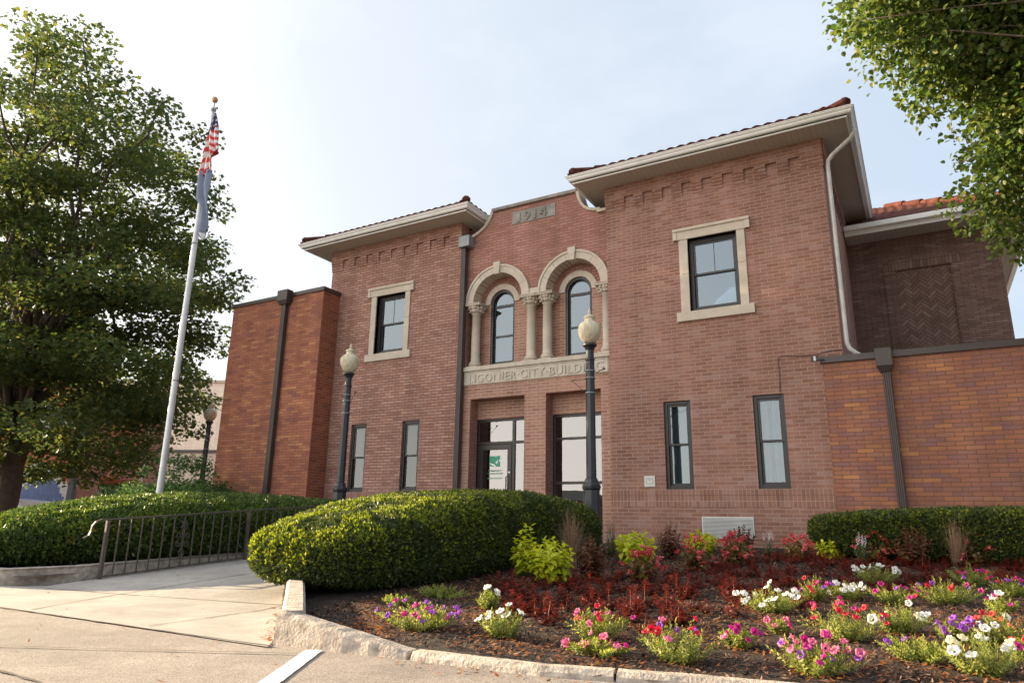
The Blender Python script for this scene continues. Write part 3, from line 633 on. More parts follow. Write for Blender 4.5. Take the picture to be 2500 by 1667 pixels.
window(-11.84, -11.35, .61, 2.21, .05, M['black_frame'], 'narrow black ground floor window behind the left lamp post', 1.42, curt=[(.55, 1.0)], gl='pane_glass_clear')
window(-10.27, -9.77, .61, 2.21, .05, M['black_frame'], 'narrow black ground floor window nearest the brown downspout', 1.42, curt=[(.3, 1.0)], gl='pane_glass_clear')
for (x0, x1, lab) in ((-3.44, -2.51, 'stone framed upper window of the right tower'), (-11.29, -10.38, 'stone framed upper window of the left tower')):
    dz = .01 if x0 < -9 else 0
    W_ = window(x0, x1, 3.90, 5.37+dz, .10, M['black_frame'], lab, 4.66, muntin=True, fw=.07, gl='pane_glass')
    zt = 5.37+dz; jx0, jx1 = x0-.135, x1+.15
    s_ = MB(); s_.box(jx0, x0, -.03, .1, 3.90, 4.66); s_.box(jx0, x0, -.03, .1, 4.664, zt); s_.box(jx0-.04, jx0, -.015, .05, 3.90, zt); s_.build('stone_jamb', M['limestone'], W_, bevel=.004)
    s_ = MB(); s_.box(x1, jx1, -.03, .1, 3.90, 4.72); s_.box(x1, jx1, -.03, .1, 4.724, zt); s_.build('stone_jamb', M['limestone'], W_, bevel=.004)
    s_ = MB(); s_.box(x0-.26, x1+.24, -.05, .1, 3.72, 3.90); s_.build('stone_sill', M['limestone'], W_, bevel=.006)
    s_ = MB(); s_.box(x0-.26, x1+.24, -.045, .1, zt, zt+.225); s_.box(x0-.275, x1+.255, -.075, 0, zt+.17, zt+.228); s_.box(x0-.275, x0-.20, -.06, 0, zt, zt+.168); s_.box(x1+.18, x1+.255, -.06, 0, zt, zt+.168); s_.build('stone_lintel', M['limestone'], W_, bevel=.005)
def arched(cx, r, lab, sash_rail):
    z0, zs = 3.40, 4.84; yf = .50; b = MB(); fw = .05
    b.box(cx-r, cx-r+fw, yf-.06, yf+.08, z0, zs); b.box(cx+r-fw, cx+r, yf-.06, yf+.08, z0, zs); b.box(cx-r+fw, cx+r-fw, yf-.06, yf+.08, z0, z0+.045); ring(b, cx, zs, r-fw, r, yf-.06, yf+.08, n_=24)
    W_ = b.build('arched_window', M['black_frame'], B); W_['label'] = lab
    i0, i1 = cx-r+fw, cx+r-fw; s_ = MB()
    for a in (i0, i1-.035): s_.box(a, a+.035, yf, yf+.03, z0+.045, zs)
    s_.box(i0+.035, i1-.035, yf-.012, yf+.03, 4.755, 4.815); s_.box(i0+.035, i1-.035, yf-.005, yf+.03, sash_rail-.022, sash_rail+.022); s_.box(i0+.035, i1-.035, yf, yf+.03, z0+.045, z0+.09)
    ring(s_, cx, zs, r-fw-.03, r-fw, yf, yf+.03, n_=24); s_.build('sash', M['black_frame'], W_)
    p_ = MB(); p_.box(i0+.03, i1-.03, yf+.012, yf+.016, z0+.08, 4.76); p_.build('pane', M['pane_glass'], W_)
    p_ = MB(); rr = r-fw-.025; p_.prism([(cx+rr*math.cos(math.pi*k/20), zs+rr*math.sin(math.pi*k/20)) for k in range(21)]+[(cx-rr, 4.81), (cx+rr, 4.81)], yf+.012, yf+.016); p_.build('pane', M['pane_glass'], W_)
arched(WL[0], WL[1], 'arched upper window in the left stone arch', 4.07); arched(WR[0], WR[1], 'arched upper window in the right stone arch', 4.05)
# storefront left: door with side light
fm = M['bronze_frame']; y0 = .47; y1 = .55
b = MB()
b.box(-8.70, -8.45, y0, y1, -.42, 2.19); b.box(-8.45, -7.05, y0, y1, 2.135, 2.19); b.box(-7.59, -7.525, y0, y1, -.42, 2.135); b.box(-8.45, -7.59, y0, y1, 1.635, 1.69); b.box(-7.525, -7.05, y0, y1, 1.635, 1.69); b.box(-7.525, -7.05, y0, y1, -.42, -.25)
SF = b.build('entrance_screen', fm, B, bevel=.003)
d_ = MB(); d_.box(-8.445, -8.345, y0-.01, y1-.02, -.40, 1.625); d_.box(-7.70, -7.598, y0-.01, y1-.02, -.40, 1.625); d_.box(-8.345, -7.70, y0-.01, y1-.02, 1.515, 1.625); d_.box(-8.345, -7.70, y0-.01, y1-.02, -.40, -.15)
DR = d_.build('door', fm, B, bevel=.003); DR['label'] = 'dark framed glass entrance door with green logo'
d_ = MB(); d_.tube([(-7.69, y0-.005, .62), (-7.69, y0-.07, .64), (-7.69, y0-.07, .92), (-7.69, y0-.005, .94)], .012, 8); d_.build('door_handle', M['black_frame'], DR, smooth=True); d_ = MB(); d_.tube([(-8.34, y0+.0, .30), (-7.705, y0+.0, .30)], .016, 8); d_.build('push_bar', M['black_frame'], DR, smooth=True)
d_ = MB(); d_.lathe([(.001, .0), (.022, .0), (.022, .01), (.001, .012)], 12); k_ = d_.build('lock', M['white_paint'], DR); k_.rotation_euler = (R(90), 0, 0); k_.location = (-7.645, y0-.01, 1.02)
for nm, q in (('pane', (-8.35, -7.695, -.155, 1.52)),): p_ = MB(); p_.box(q[0], q[1], y0+.025, y0+.03, q[2], q[3]); p_.build(nm, M['store_glass'], DR)
for q in ((-8.45, -7.59, 1.69, 2.14), (-7.525, -7.05, 1.69, 2.14), (-7.525, -7.05, -.25, 1.64)): p_ = MB(); p_.box(q[0], q[1], y0+.03, y0+.034, q[2], q[3]); p_.build('pane', M['store_glass'], SF)
yl = y0+.021
g_ = MB(); g_.prism([(-8.17, 1.38), (-8.04, 1.38), (-8.01, 1.36), (-7.98, 1.38), (-7.90, 1.38), (-7.90, 1.31), (-7.92, 1.31), (-7.94, 1.27), (-7.90, 1.26), (-7.90, 1.15), (-8.0, 1.15), (-8.03, 1.19), (-8.17, 1.24)], yl, yl+.003)
lg = g_.build('door_logo', M['green_vinyl'], DR)
g_ = MB(); g_.prism([(-8.17, 1.22), (-8.10, 1.175), (-8.02, 1.15), (-8.13, 1.15), (-8.13, 1.17), (-8.17, 1.17)], yl, yl+.003); g_.prism([(-8.02, 1.245), (-7.96, 1.29), (-7.955, 1.245), (-7.99, 1.20)], yl-.004, yl-.001, 1); g_.build('logo_swoosh', [M['green_vinyl'], M['white_vinyl']], lg)
for s_, z, x, wd, h in (('COMMUNITY', 1.045, -8.20, .36, .032), ('FOUNDATION', .985, -8.21, .38, .032), ('NOBLE COUNTY', .885, -8.215, .39, .026)): text('door_lettering', s_, x, z, yl, h, wd, M['green_vinyl'], DR, .001, .001, 1.1)
g_ = MB(); g_.box(-8.21, -7.83, yl, yl+.002, .935, .938); g_.build('door_line', M['green_vinyl'], DR)
text('door_hours', 'MON - FRI', -7.99, .585, yl, .022, .10, M['white_vinyl'], DR, .001, .001); text('door_hours', '8:30 AM - 5:00 PM', -8.19, .54, yl, .03, .29, M['white_vinyl'], DR, .001, .001)
g_ = MB(); g_.box(-7.755, -7.715, yl-.003, yl, .50, .67); g_.build('door_notice', M['white_vinyl'], DR)
# storefront right
b = MB(); b.box(-6.65, -6.57, y0, y1, -.42, 2.19); b.box(-6.57, -5.13, y0, y1, 2.13, 2.19); b.box(-6.57, -5.13, y0, y1, 1.66, 1.71); b.box(-6.57, -5.13, y0, y1, .755, .81); b.box(-5.33, -5.13, y0, y1, -.42, 2.13)
SR = b.build('shop_window', fm, B, bevel=.003)
for z0_, z1_ in ((-.40, .76), (.81, 1.665), (1.71, 2.135)): p_ = MB(); p_.box(-6.57, -5.33, y0+.03, y0+.034, z0_, z1_); p_.build('pane', M['store_glass'], SR)
curtain(-6.45, -5.2, -.44, 2.15, .66, [(.0, 1.0)], SR, 'curtain_light')
# plaque, louvre, cable, floodlight
b = MB(); b.box(-4.46, -4.255, -.018, .0, .66, .86); pq = b.build('wall_plaque', M['plaque'], B, bevel=.004)
b = MB(); b.box(-4.425, -4.29, -.021, -.018, .715, .72); b.box(-4.425, -4.29, -.021, -.018, .805, .81); b.box(-4.425, -4.42, -.021, -.018, .72, .805); b.box(-4.295, -4.29, -.021, -.018, .72, .805); b.prism([(-4.365, .775), (-4.35, .775), (-4.35, .79), (-4.365, .79)], -.021, -.018); b.box(-4.37, -4.345, -.021, -.018, .673, .679); b.build('plaque_mark', M['ink'], pq)
b = MB(); b.box(-3.43, -2.55, -.012, 0, -.22, .14); lv = b.build('vent_louvre', M['louver_white'], B)
b = MB(); b.box(-3.41, -2.57, -.014, -.0125, -.20, .12, 0); b.build('vent_opening', M['grey_metal'], lv)
for i in range(14):
    z = -.19+i*.0222; b = MB(); b.prism([(-3.41, z), (-2.57, z), (-2.57, z+.011), (-3.41, z+.011)], -.030, -.0145); b.build('louvre_blade', M['louver_white'], lv)
b = MB(); pts = [(-.93, -.02, 2.88), (-1.1, -.02, 2.885), (-1.3, -.02, 2.845), (-1.55, -.02, 2.835), (-1.8, -.02, 2.865), (-1.90, -.02, 2.875), (-1.945, -.02, 2.84), (-1.955, -.02, 2.75), (-1.945, -.02, 2.55), (-1.96, -.02, 2.25)]; b.tube(pts, .006, 6); b.build('cable', M['black_frame'], B, smooth=True)
b = MB(); b.box(-1.40, -1.28, -.22, -.18, 2.68, 2.78); b.box(-1.285, -1.20, -.19, -.165, 2.70, 2.72); fl = b.build('floodlight', M['black_frame'], B, bevel=.006)
b = MB(); b.box(-1.355, -1.325, -.223, -.2205, 2.69, 2.77); b.build('floodlight_lens', M['vent_dome'], fl)

# eaves and roofs of the towers
def eaves(x0, x1, yb, lab):
    fx0, fx1, fy = x0-.5, x1+.5, -.60
    rt = empty('tower_roof'); rt.parent = B; rt['label'] = lab
    def sof(poly, swap):
        b = MB(); b.add([(x, y, ZS) for x, y in poly]+[(x, y, ZS+.02) for x, y in poly], [(3, 2, 1, 0), (4, 5, 6, 7)]+[(k, (k+1) % 4, 4+(k+1) % 4, 4+k) for k in range(4)])
        o_ = b.build('soffit', M['soffit'], rt)
        if swap:
            for d_ in o_.data.uv_layers[0].data: d_.uv = (d_.uv[1], d_.uv[0])
    sof([(fx0, fy), (fx1, fy), (x1, 0), (x0, 0)], False); sof([(x1, 0), (fx1, fy), (fx1, yb), (x1, yb)], True); sof([(fx0, fy), (x0, 0), (x0, yb), (fx0, yb)], True)
    b = MB(); b.box(fx0, fx1, fy, fy+.03, ZS-.025, ZS+.07); b.box(fx1-.03, fx1, fy+.03, yb, ZS-.025, ZS+.07); b.box(fx0, fx0+.03, fy+.03, yb, ZS-.025, ZS+.07); b.build('fascia', M['white_paint'], rt, bevel=.004)
    # K-style gutter swept round three sides
    prof = [(0, .03), (.055, .03), (.075, .055), (.078, .075), (.105, .10), (.108, .118), (.122, .120), (.122, .132), (.098, .132), (.098, .122), (0, .122)]
    b = MB(); n_ = len(prof); vs_ = []
    for (px, py, dx, dy) in ((fx1, yb, 1, 0), (fx1, fy, 1, -1), (fx0, fy, -1, -1), (fx0, yb, -1, 0)):
        for d_, z_ in prof: vs_.append((px+dx*d_, py+dy*d_, ZS-.01+z_))
    b.add(vs_, [(i*n_+k, i*n_+(k+1) % n_, (i+1)*n_+(k+1) % n_, (i+1)*n_+k) for i in range(3) for k in range(n_)]); b.build('gutter', M['white_paint'], rt)
    hip(fx0-.075, fx1+.075, fy-.075, yb+4, ZS+.145, .40, rt); return rt
def hip(x0, x1, y0, y1, z, sl, rt, left=True, right=True, st=.05):
    ys_ = np.arange(y0, y1, st*1.0); xs_ = np.linspace(x0, x1, int((x1-x0)/st)+1)
    XX, YY = np.meshgrid(xs_, ys_); dl = XX-x0 if left else np.full_like(XX, 99.); dr = x1-XX if right else np.full_like(XX, 99.); dy_ = YY-y0
    dm = np.minimum(np.minimum(dl, dr), dy_); front = dy_ <= np.minimum(dl, dr)
    ph = np.where(front, XX, YY); bump = .038*np.abs(np.sin(ph*math.pi/.20)); stp = .022*(1-((dm/.34) % 1.0)); cap = max(0, (x1-x0)/2) if left and right else 99
    Z = z+sl*dm+bump+stp; V_ = np.stack([XX, YY, Z], -1).reshape(-1, 3); ny_, nx_ = XX.shape
    I = np.arange(ny_*nx_).reshape(ny_, nx_); F_ = np.stack([I[:-1, :-1], I[:-1, 1:], I[1:, 1:], I[1:, :-1]], -1).reshape(-1, 4)
    sk = len(V_); lo_ = V_.copy(); bot = []
    ed = list(I[0, :]); V2 = [(*V_[i][:2], z-.01) for i in ed]; e2 = list(I[:, -1]); V3 = [(*V_[i][:2], z-.01) for i in e2]; e3 = list(I[:, 0]); V4 = [(*V_[i][:2], z-.01) for i in e3]
    F2 = [(ed[k], ed[k+1], sk+k+1, sk+k) for k in range(len(ed)-1)]; s2 = sk+len(V2); F2 += [(e2[k], e2[k+1], s2+k+1, s2+k) for k in range(len(e2)-1)]; s3 = s2+len(V3); F2 += [(e3[k], e3[k+1], s3+k+1, s3+k) for k in range(len(e3)-1)]
    fast('roof_tiles', np.concatenate([V_, V2, V3, V4]), np.concatenate([F_, np.array(F2)]), M['tile_red'], parent=rt)
    for on, sx_, xx in ((left, 1, x0), (right, -1, x1)):
        if not on: continue
        b = MB(); n_ = 7
        for k in range(n_):
            a = .08+k*.36; p0_ = Vector((xx+sx_*a, y0+a, z+sl*a+.075)); a2 = a+.40; p1_ = Vector((xx+sx_*a2, y0+a2, z+sl*a2+.055)); b.tube([p0_, p1_], [.085, .065], 12)
        b.build('hip_cap', M['tile_red'], rt, smooth=False)
        b = MB(); p = Vector((xx+sx_*.09, y0+.09, z+sl*.09+.07)); b.lathe([(.002, p.z-.085), (.06, p.z-.07), (.095, p.z-.02), (.098, p.z+.03), (.06, p.z+.075), (.002, p.z+.085)], 14, (p.x, p.y)); b.build('hip_end_ball', M['tile_red'], rt, smooth=True)
eaves(-5.12, -.92, 6.0, 'hipped red tile roof with white gutter over the right tower'); eaves(-12.92, -8.78, 6.0, 'hipped red tile roof with white gutter over the left tower')

# hall behind with herringbone panel
YH = 4.2
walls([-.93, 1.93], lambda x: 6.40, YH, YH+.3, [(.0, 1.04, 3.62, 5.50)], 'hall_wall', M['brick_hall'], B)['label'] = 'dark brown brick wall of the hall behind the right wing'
b = MB(); b.box(1.63, 1.93, YH+.3, 14, 2.5, 6.40); b.build('hall_side_wall', M['brick_hall'], B)
for q in (5.52, 3.42): b = MB(); b.box(-.24, 1.22, YH-.02, YH, q, q+.2); b.build('panel_soldiers', M['brick_hall_stand'], B)
for q, q2 in ((-.24, -.02), (1.03, 1.22)): b = MB(); b.box(q, q2, YH-.02, YH, 3.625, 5.515); b.build('panel_border', M['brick_hall'], B)
b = MB(); b.box(-.019, 1.029, YH+.03, YH+.08, 3.62, 5.52); b.build('herringbone_panel', M['brick_herring'], B)
rt = empty('hall_roof'); rt.parent = B
b = MB(); b.box(-.9, 2.5, YH-.6, YH+.28, 6.28, 6.30); b.box(1.93, 2.5, YH+.28, 14, 6.28, 6.30); b.build('soffit', M['soffit'], rt)
b = MB(); b.box(-.9, 2.53, YH-.63, YH-.60, 6.26, 6.36); b.box(2.5, 2.53, YH-.6, 14, 6.26, 6.36); b.build('fascia', M['white_paint'], rt)
b = MB(); b.prism([(-.9, 6.35), (2.64, 6.35), (2.66, 6.47), (-.9, 6.47)], YH-.75, YH-.632); b.box(2.532, 2.65, YH-.63, 14, 6.35, 6.47); b.build('gutter', M['white_paint'], rt, bevel=.015)
hip(-3.0, 2.6, YH-.70, 10.5, 6.44, .53, rt, left=False)
b = MB(); b.tube([(-3, 7.05, 8.30), (-.4, 7.05, 8.30)], .09, 12); b.build('ridge_cap', M['tile_red'], rt)

# wings
b = MB(); b.box(-16.0, -12.585, -.57, 9, -.6, 5.585); b.build('wing_wall', M['brick_left_wing'], B)['label'] = 'tall flat roofed left wing of multicoloured red brick'
b = MB(); b.box(-12.584, -12.578, -.568, 0, -.6, 5.584); b.build('wing_return', M['brick_side'], B)
b = MB(); b.box(-16.04, -12.54, -.61, 9.04, 5.585, 5.69); b.build('wing_coping', M['brown_metal'], B, bevel=.01)
b = MB(); b.box(-1.24, 8, -.10, YH, -.6, 2.655); b.build('wing_wall', M['brick_right_wing'], B)['label'] = 'low flat roofed right wing of orange brick'
b = MB(); b.box(-1.27, 8.05, -.14, .18, 2.656, 2.765); b.build('wing_coping', M['brown_metal'], B, bevel=.006)
b = MB(); b.box(-1.2, 8, .181, YH, 2.656, 2.69); b.build('wing_roof', M['roof_membrane'], B)
b = MB(); b.box(-1.22, -.925, .10, .17, 2.766, 2.80); b.build('flashing', M['white_paint'], B)
def headbox(x0, x1, yf, yb, z0, z1, mat):
    b = MB(); b.box(x0, x1, yf, yb, z0+.1, z1); vs_ = [(x0, yf, z0+.1), (x1, yf, z0+.1), (x1, yb, z0+.1), (x0, yb, z0+.1)]; q = .05
    vs_ += [(x0+q, yf+q, z0), (x1-q, yf+q, z0), (x1-q, yb, z0), (x0+q, yb, z0)]; b.add(vs_, [(0, 1, 5, 4), (1, 2, 6, 5), (2, 3, 7, 6), (3, 0, 4, 7), (4, 5, 6, 7)]); return b
def spout(x0, x1, y0_, y1_, z0, z1, mat, name='downspout', lab=None):
    b = MB(); n_ = 4; w_ = (x1-x0)/n_
    pts = []
    for k in range(n_): pts += [(x0+k*w_, y0_), (x0+k*w_+w_*.2, y0_-.006), (x0+(k+1)*w_-w_*.2, y0_-.006)]
    pts += [(x1, y0_), (x1, y1_), (x0, y1_)]; n2 = len(pts)
    b.add([(x, y, z) for z in (z0, z1) for x, y in pts], [(k, (k+1) % n2, n2+(k+1) % n2, n2+k) for k in range(n2)]+[tuple(range(n2))[::-1], tuple(range(n2, 2*n2))])
    o_ = b.build(name, mat, B)
    if lab: o_['label'] = lab
    return o_
h = spout(-13.95, -13.80, -.69, -.58, -.5, 5.40, M['brown_metal'], lab='dark brown downspout on the left wing'); headbox(-14.05, -13.68, -.78, -.575, 5.36, 5.74, 0).build('rainwater_head', M['brown_metal'], h, bevel=.004)
h = spout(-.365, -.255, -.22, -.105, -.5, 2.42, M['brown_metal'], lab='brown ribbed downspout on the right wing'); headbox(-.44, -.205, -.29, -.142, 2.40, 2.785, 0).build('rainwater_head', M['brown_metal'], h, bevel=.004)
h = spout(-8.765, -8.64, -.045, .07, -.5, 6.20, M['brown_metal'], lab='brown downspout in the corner beside the left tower'); b = MB(); b.box(-8.80, -8.50, -.12, .10, 6.19, 6.46); b.build('rainwater_head', M['grey_metal'], h, bevel=.008)
b = MB(); b.tube([(-.36, -.12, 6.82), (-.36, -.12, 6.76), (-.42, -.09, 6.68), (-.74, .03, 6.50), (-.83, .07, 6.42), (-.85, .08, 6.30), (-.85, .08, 3.1), (-.85, .08, 3.02), (-.82, .10, 2.92), (-.72, .16, 2.83), (-.66, .2, 2.80)], .038, 12); b.build('downspout', M['white_downspout'], B, smooth=True)['label'] = 'white round downspout on the right tower corner'
b = MB(); b.tube([(-13.2, .3, 6.82), (-13.25, .3, 6.7), (-13.15, .3, 6.58), (-12.9, .3, 6.52)], .04, 10); b.build('downspout', M['white_downspout'], B, smooth=True)
b = MB(); b.lathe([(.03, 2.69), (.03, 2.78), (.17, 2.78), (.18, 2.80), (.12, 2.85), (.01, 2.87)], 18, (1.12, .9)); tag(b.build('roof_vent', M['vent_dome'], None, smooth=True), 'round pale metal vent cap on the flat roof of the right wing', 'vent')

# ============================================================ STREET FURNITURE
def lamp(x, y, zg, label, scale=1.0, arms=True):
    t = empty('street_lamp', (x, y, zg)); tag(t, label, 'street lamp', 'acorn globe street lamps')
    H = 3.0-zg if False else 0
    k = lambda z: z-zg_ref
    zg_ref = -.50
    m_ = M['lamp_post_black']
    b = MB(); b.lathe([(.20, k(-.50)), (.20, k(-.40)), (.165, k(-.36)), (.15, k(-.30)), (.137, k(.30)), (.13, k(.50)), (.145, k(.52)), (.15, k(.56)), (.14, k(.585)), (.115, k(.62)), (.105, k(.66)), (.085, k(.69))], 8, rot=R(22.5)); b.build('base', m_, t, bevel=.006)
    b = MB(); b.lathe([(.082, k(.69)), (.071, k(2.60)), (.082, k(2.61)), (.082, k(2.635)), (.072, k(2.645))], 8, rot=R(22.5)); b.build('pole', m_, t, bevel=.003)
    b = MB(); b.lathe([(.066, k(2.645)), (.066, k(2.78)), (.08, k(2.80)), (.075, k(2.81)), (.095, k(2.84)), (.118, k(2.86)), (.118, k(2.885)), (.10, k(2.895)), (.085, k(2.90))], 24, flute=.0); b.build('fitter', m_, t, smooth=False)
    b = MB(); b.lathe([(.082, k(2.90)), (.115, k(2.935)), (.155, k(2.99)), (.185, k(3.06)), (.198, k(3.13)), (.190, k(3.19)), (.165, k(3.235)), (.128, k(3.265)), (.095, k(3.28)), (.085, k(3.295)), (.085, k(3.335)), (.098, k(3.345)), (.098, k(3.365)), (.07, k(3.385)), (.035, k(3.40))], 32); b.build('globe', M['globe_glass'], t, smooth=True)
    b = MB(); b.lathe([(.035, k(3.395)), (.04, k(3.405)), (.018, k(3.42)), (.028, k(3.445)), (.022, k(3.475)), (.008, k(3.50)), (.003, k(3.525))], 14); b.build('finial', M['globe_glass'], t, smooth=True)
    for z in (2.05, 2.30, 2.42):
        b = MB(); b.lathe([(.086, k(z)), (.089, k(z)+.004), (.089, k(z)+.016), (.086, k(z)+.02)], 16); b.build('band', M['grey_metal'], t)
    if arms:
        b = MB(); b.tube([(.08, 0, k(2.38)), (.26, -.05, k(2.435))], .006, 6); b.box(.245, .285, -.065, -.035, k(2.42), k(2.45)); b.build('banner_arm', m_, t)
        b = MB(); b.tube([(-.08, 0, k(2.30)), (-.33, .0, k(2.31)), (-.33, 0, k(2.27))], .005, 6); b.tube([(-.33, 0, k(2.29)), (-.08, 0, k(2.07))], .005, 6); b.build('hanging_arm', m_, t)
    else:
        b = MB(); b.tube([(.08, 0, k(2.25)), (.25, -.05, k(2.46))], .005, 6); b.box(.235, .27, -.06, -.03, k(2.45), k(2.48)); b.build('banner_arm', m_, t)
        b = MB(); b.tube([(-.08, 0, k(2.44)), (-.26, .0, k(2.44)), (-.28, 0, k(2.47))], .004, 6); b.build('hanging_arm', m_, t)
    return t
lamp(-4.56, -2.2, -.50, 'dark street lamp standing in front of the right brick doorway, its globe under the arches')
lamp(-9.94, -2.2, -.50, 'dark street lamp in front of the left tower between the two hedges', arms=False)
l3 = lamp(-18.6, 1.0, -.60, 'small distant street lamp glowing in the sun behind the leafy shrub', arms=False)
# railing
RX = -8.72
def rz(y): return max(-.76, -.76+.074*(y+7.43)) if y < -1.9 else -.36
rl = empty('iron_railing', (0, 0, 0)); tag(rl, 'dark iron railing with scroll ornaments along the walkway in front of the left hedge', 'railing')
rl.location = (RX, -7.43, -.78)
def L_(p): return (p[0]-RX, p[1]+7.43, p[2]+.78)
yend = -2.1
b = MB(); P_ = [(RX, y, rz(y)+.70) for y in np.linspace(-7.40, yend, 8)]
b.bar([L_(p) for p in P_], .032, .018); hr = b.build('handrail', M['rail_paint'], rl)
b = MB(); cv = [(RX, -7.40, rz(-7.4)+.70), (RX, -7.50, rz(-7.4)+.697), (RX, -7.57, rz(-7.4)+.67), (RX, -7.605, rz(-7.4)+.62), (RX, -7.61, rz(-7.4)+.56), (RX, -7.63, rz(-7.4)+.51), (RX, -7.69, rz(-7.4)+.48)]
b.bar([L_(p) for p in cv], .03, .018); b.build('rail_scroll_end', M['rail_paint'], hr)
b = MB(); b.bar([L_((RX, y, rz(y)+.03)) for y in np.linspace(-7.40, yend, 8)], .025, .014); b.build('bottom_rail', M['rail_paint'], rl)
py = [-7.42, -5.32, -3.22]
for y in py: b = MB(); b.box(-.02, .02, y+7.43-.02, y+7.43+.02, rz(y)+.78-.03, rz(y)+.78+.69); b.build('post', M['rail_paint'], rl)
sp_ = 2.1/14
for i in range(1, 36):
    if i % 14 == 0: continue
    y = -7.42+sp_*i
    if y > yend: break
    b = MB(); b.box(-.007, .007, y+7.43-.007, y+7.43+.007, rz(y)+.78+.035, rz(y)+.78+.692); b.build('baluster', M['rail_paint'], rl)
def spiral(cy, cz, r, a0, turns, sgn):
    out = []
    for i in range(17):
        t = i/16; a = a0+sgn*turns*2*math.pi*t; rr = r*(1-.75*t); out.append((0, cy+rr*math.cos(a), cz+rr*math.sin(a)))
    return out
for y in (-7.42+sp_*7, -7.42+sp_*21):
    b = MB(); cy, cz = y+7.43, rz(y)+.78+.37
    for sy in (-1, 1):
        for sz in (-1, 1):
            b.tube(spiral(cy+sy*.058, cz+sz*.055, .042, math.pi/2*(-sz), 1.1, sy*sz), .006, 5)
            b.tube([(0, cy+sy*.016, cz+sz*.02), (0, cy+sy*.012, cz+sz*.12), (0, cy+sy*.045, cz+sz*.16), (0, cy+sy*.02, cz+sz*.20), (0, cy+sy*.01, cz+sz*.235)], .006, 5)
            b.tube(spiral(cy+sy*.028, cz+sz*.235, .024, 0 if sy < 0 else math.pi, 1.0, sy*sz), .005, 5)
    b.build('scroll_ornament', M['rail_paint'], rl)
# flagpole
fp = empty('flagpole', (-12.98, -4, -.55)); tag(fp, 'tall white flagpole with a gold ball rising behind the left hedge', 'flagpole')
b = MB(); b.lathe([(.095, 0), (.095, .06), (.064, .08), (.064, .5), (.062, 4.0), (.052, 7), (.038, 9.43)], 20); b.build('pole', M['pole_white'], fp, smooth=True)
for z in (3.2, 6.2): b = MB(); b.lathe([(.062, z), (.0645, z+.005), (.0645, z+.03), (.062, z+.035)], 20); b.build('joint_band', M['grey_metal'], fp)
b = MB(); b.lathe([(.045, 9.43), (.055, 9.45), (.055, 9.50), (.03, 9.52), (.012, 9.54), (.012, 9.66)], 14); b.box(.02, .13, -.02, .02, 9.47, 9.51); b.build('truck', M['grey_metal'], fp)
b = MB(); b.lathe([(.002, 9.655), (.05, 9.68), (.07, 9.73), (.05, 9.785), (.002, 9.805)], 20); b.build('ball', M['gold_ball'], fp, smooth=True)
b = MB(); b.tube([(.115, -.01, 9.47), (.10, -.03, 5.0), (.075, -.03, 1.0)], .004, 5); b.tube([(.085, -.02, 9.47), (.085, -.05, 5), (.07, -.05, 1.0)], .004, 5); b.build('halyard', M['rope'], fp)
# flags hanging limp; outline (z -> left x, right x), real cloth folds in depth
def flag(name, rows, colf, mats, label, pleat=.05, nfold=2.2, y0=-4.06):
    zs = [r_[0] for r_ in rows]; nz_, nx_ = 70, 22; vs_, fs_, mi = [], [], []
    for a in range(nz_+1):
        z = zs[0]+(zs[-1]-zs[0])*a/nz_
        k = max(0, min(len(rows)-2, next((i for i in range(len(rows)-1) if rows[i+1][0] <= z+1e-9), len(rows)-2)))
        t = (rows[k][0]-z)/(rows[k][0]-rows[k+1][0]); xl = rows[k][1]+(rows[k+1][1]-rows[k][1])*t; xr = rows[k][2]+(rows[k+1][2]-rows[k][2])*t
        for c in range(nx_+1):
            s = c/nx_; vs_.append((xl+(xr-xl)*s, y0+pleat*(xr-xl)/.4*math.sin(s*math.pi*2*nfold+z*2.2)+.02*math.sin(z*5+s*3), z))
    me_f = []
    for a in range(nz_):
        for c in range(nx_):
            fs_.append((a*(nx_+1)+c, a*(nx_+1)+c+1, (a+1)*(nx_+1)+c+1, (a+1)*(nx_+1)+c)); mi.append(colf((c+.5)/nx_, (a+.5)/nz_))
    b = MB(); b.v = vs_; b.f = fs_; b.m = mi; o_ = b.build(name, mats, smooth=True, recalc=False)
    m_ = o_.modifiers.new('thick', 'SOLIDIFY'); m_.thickness = .004
    return tag(o_, label, 'flag', 'flags on the pole')
def us(s, v):   # 0 red 1 white 2 blue
    if v < .30-.12*(s-.5) or (s < .25 and v < .36):
        q = (int(s*7+v*3) % 2 == 0) and (int(v*44) % 4 == 1)
        return 1 if q and .03 < v else 2
    if v < .72: t = v-.10*s+.05
    else: t = v-.10*s
    if s < .32 or v > .72: return int((s*.9+v*2.3)*4.6) % 2
    return int((v+.10*(s-1)*(s-1)*2-.10)*17) % 2
flag('national_flag', [(8.76, -12.82, -12.79), (8.5, -12.87, -12.71), (8.2, -12.94, -12.60), (8.0, -12.96, -12.545), (7.71, -13.0, -12.41), (7.67, -13.01, -12.70), (7.36, -13.04, -12.69), (7.25, -13.05, -12.79)], us, [M['flag_red'], M['flag_white'], M['flag_blue']], 'limp flag with red and white stripes and starred blue field, top of the pole')
flag('slate_flag', [(7.36, -13.04, -12.73), (7.0, -13.06, -12.68), (6.66, -13.085, -12.60), (6.55, -12.98, -12.59), (6.4, -12.885, -12.585), (6.0, -12.89, -12.52), (5.88, -12.89, -12.50), (5.86, -12.88, -12.55), (5.74, -12.74, -12.56), (5.66, -12.65, -12.62)], lambda s, v: 1 if v > .90 and .2 < s < .85 else 0, [M['flag_slate'], M['flag_white']], 'limp plain slate blue flag hanging below the striped flag', .06, 1.6, -4.05)

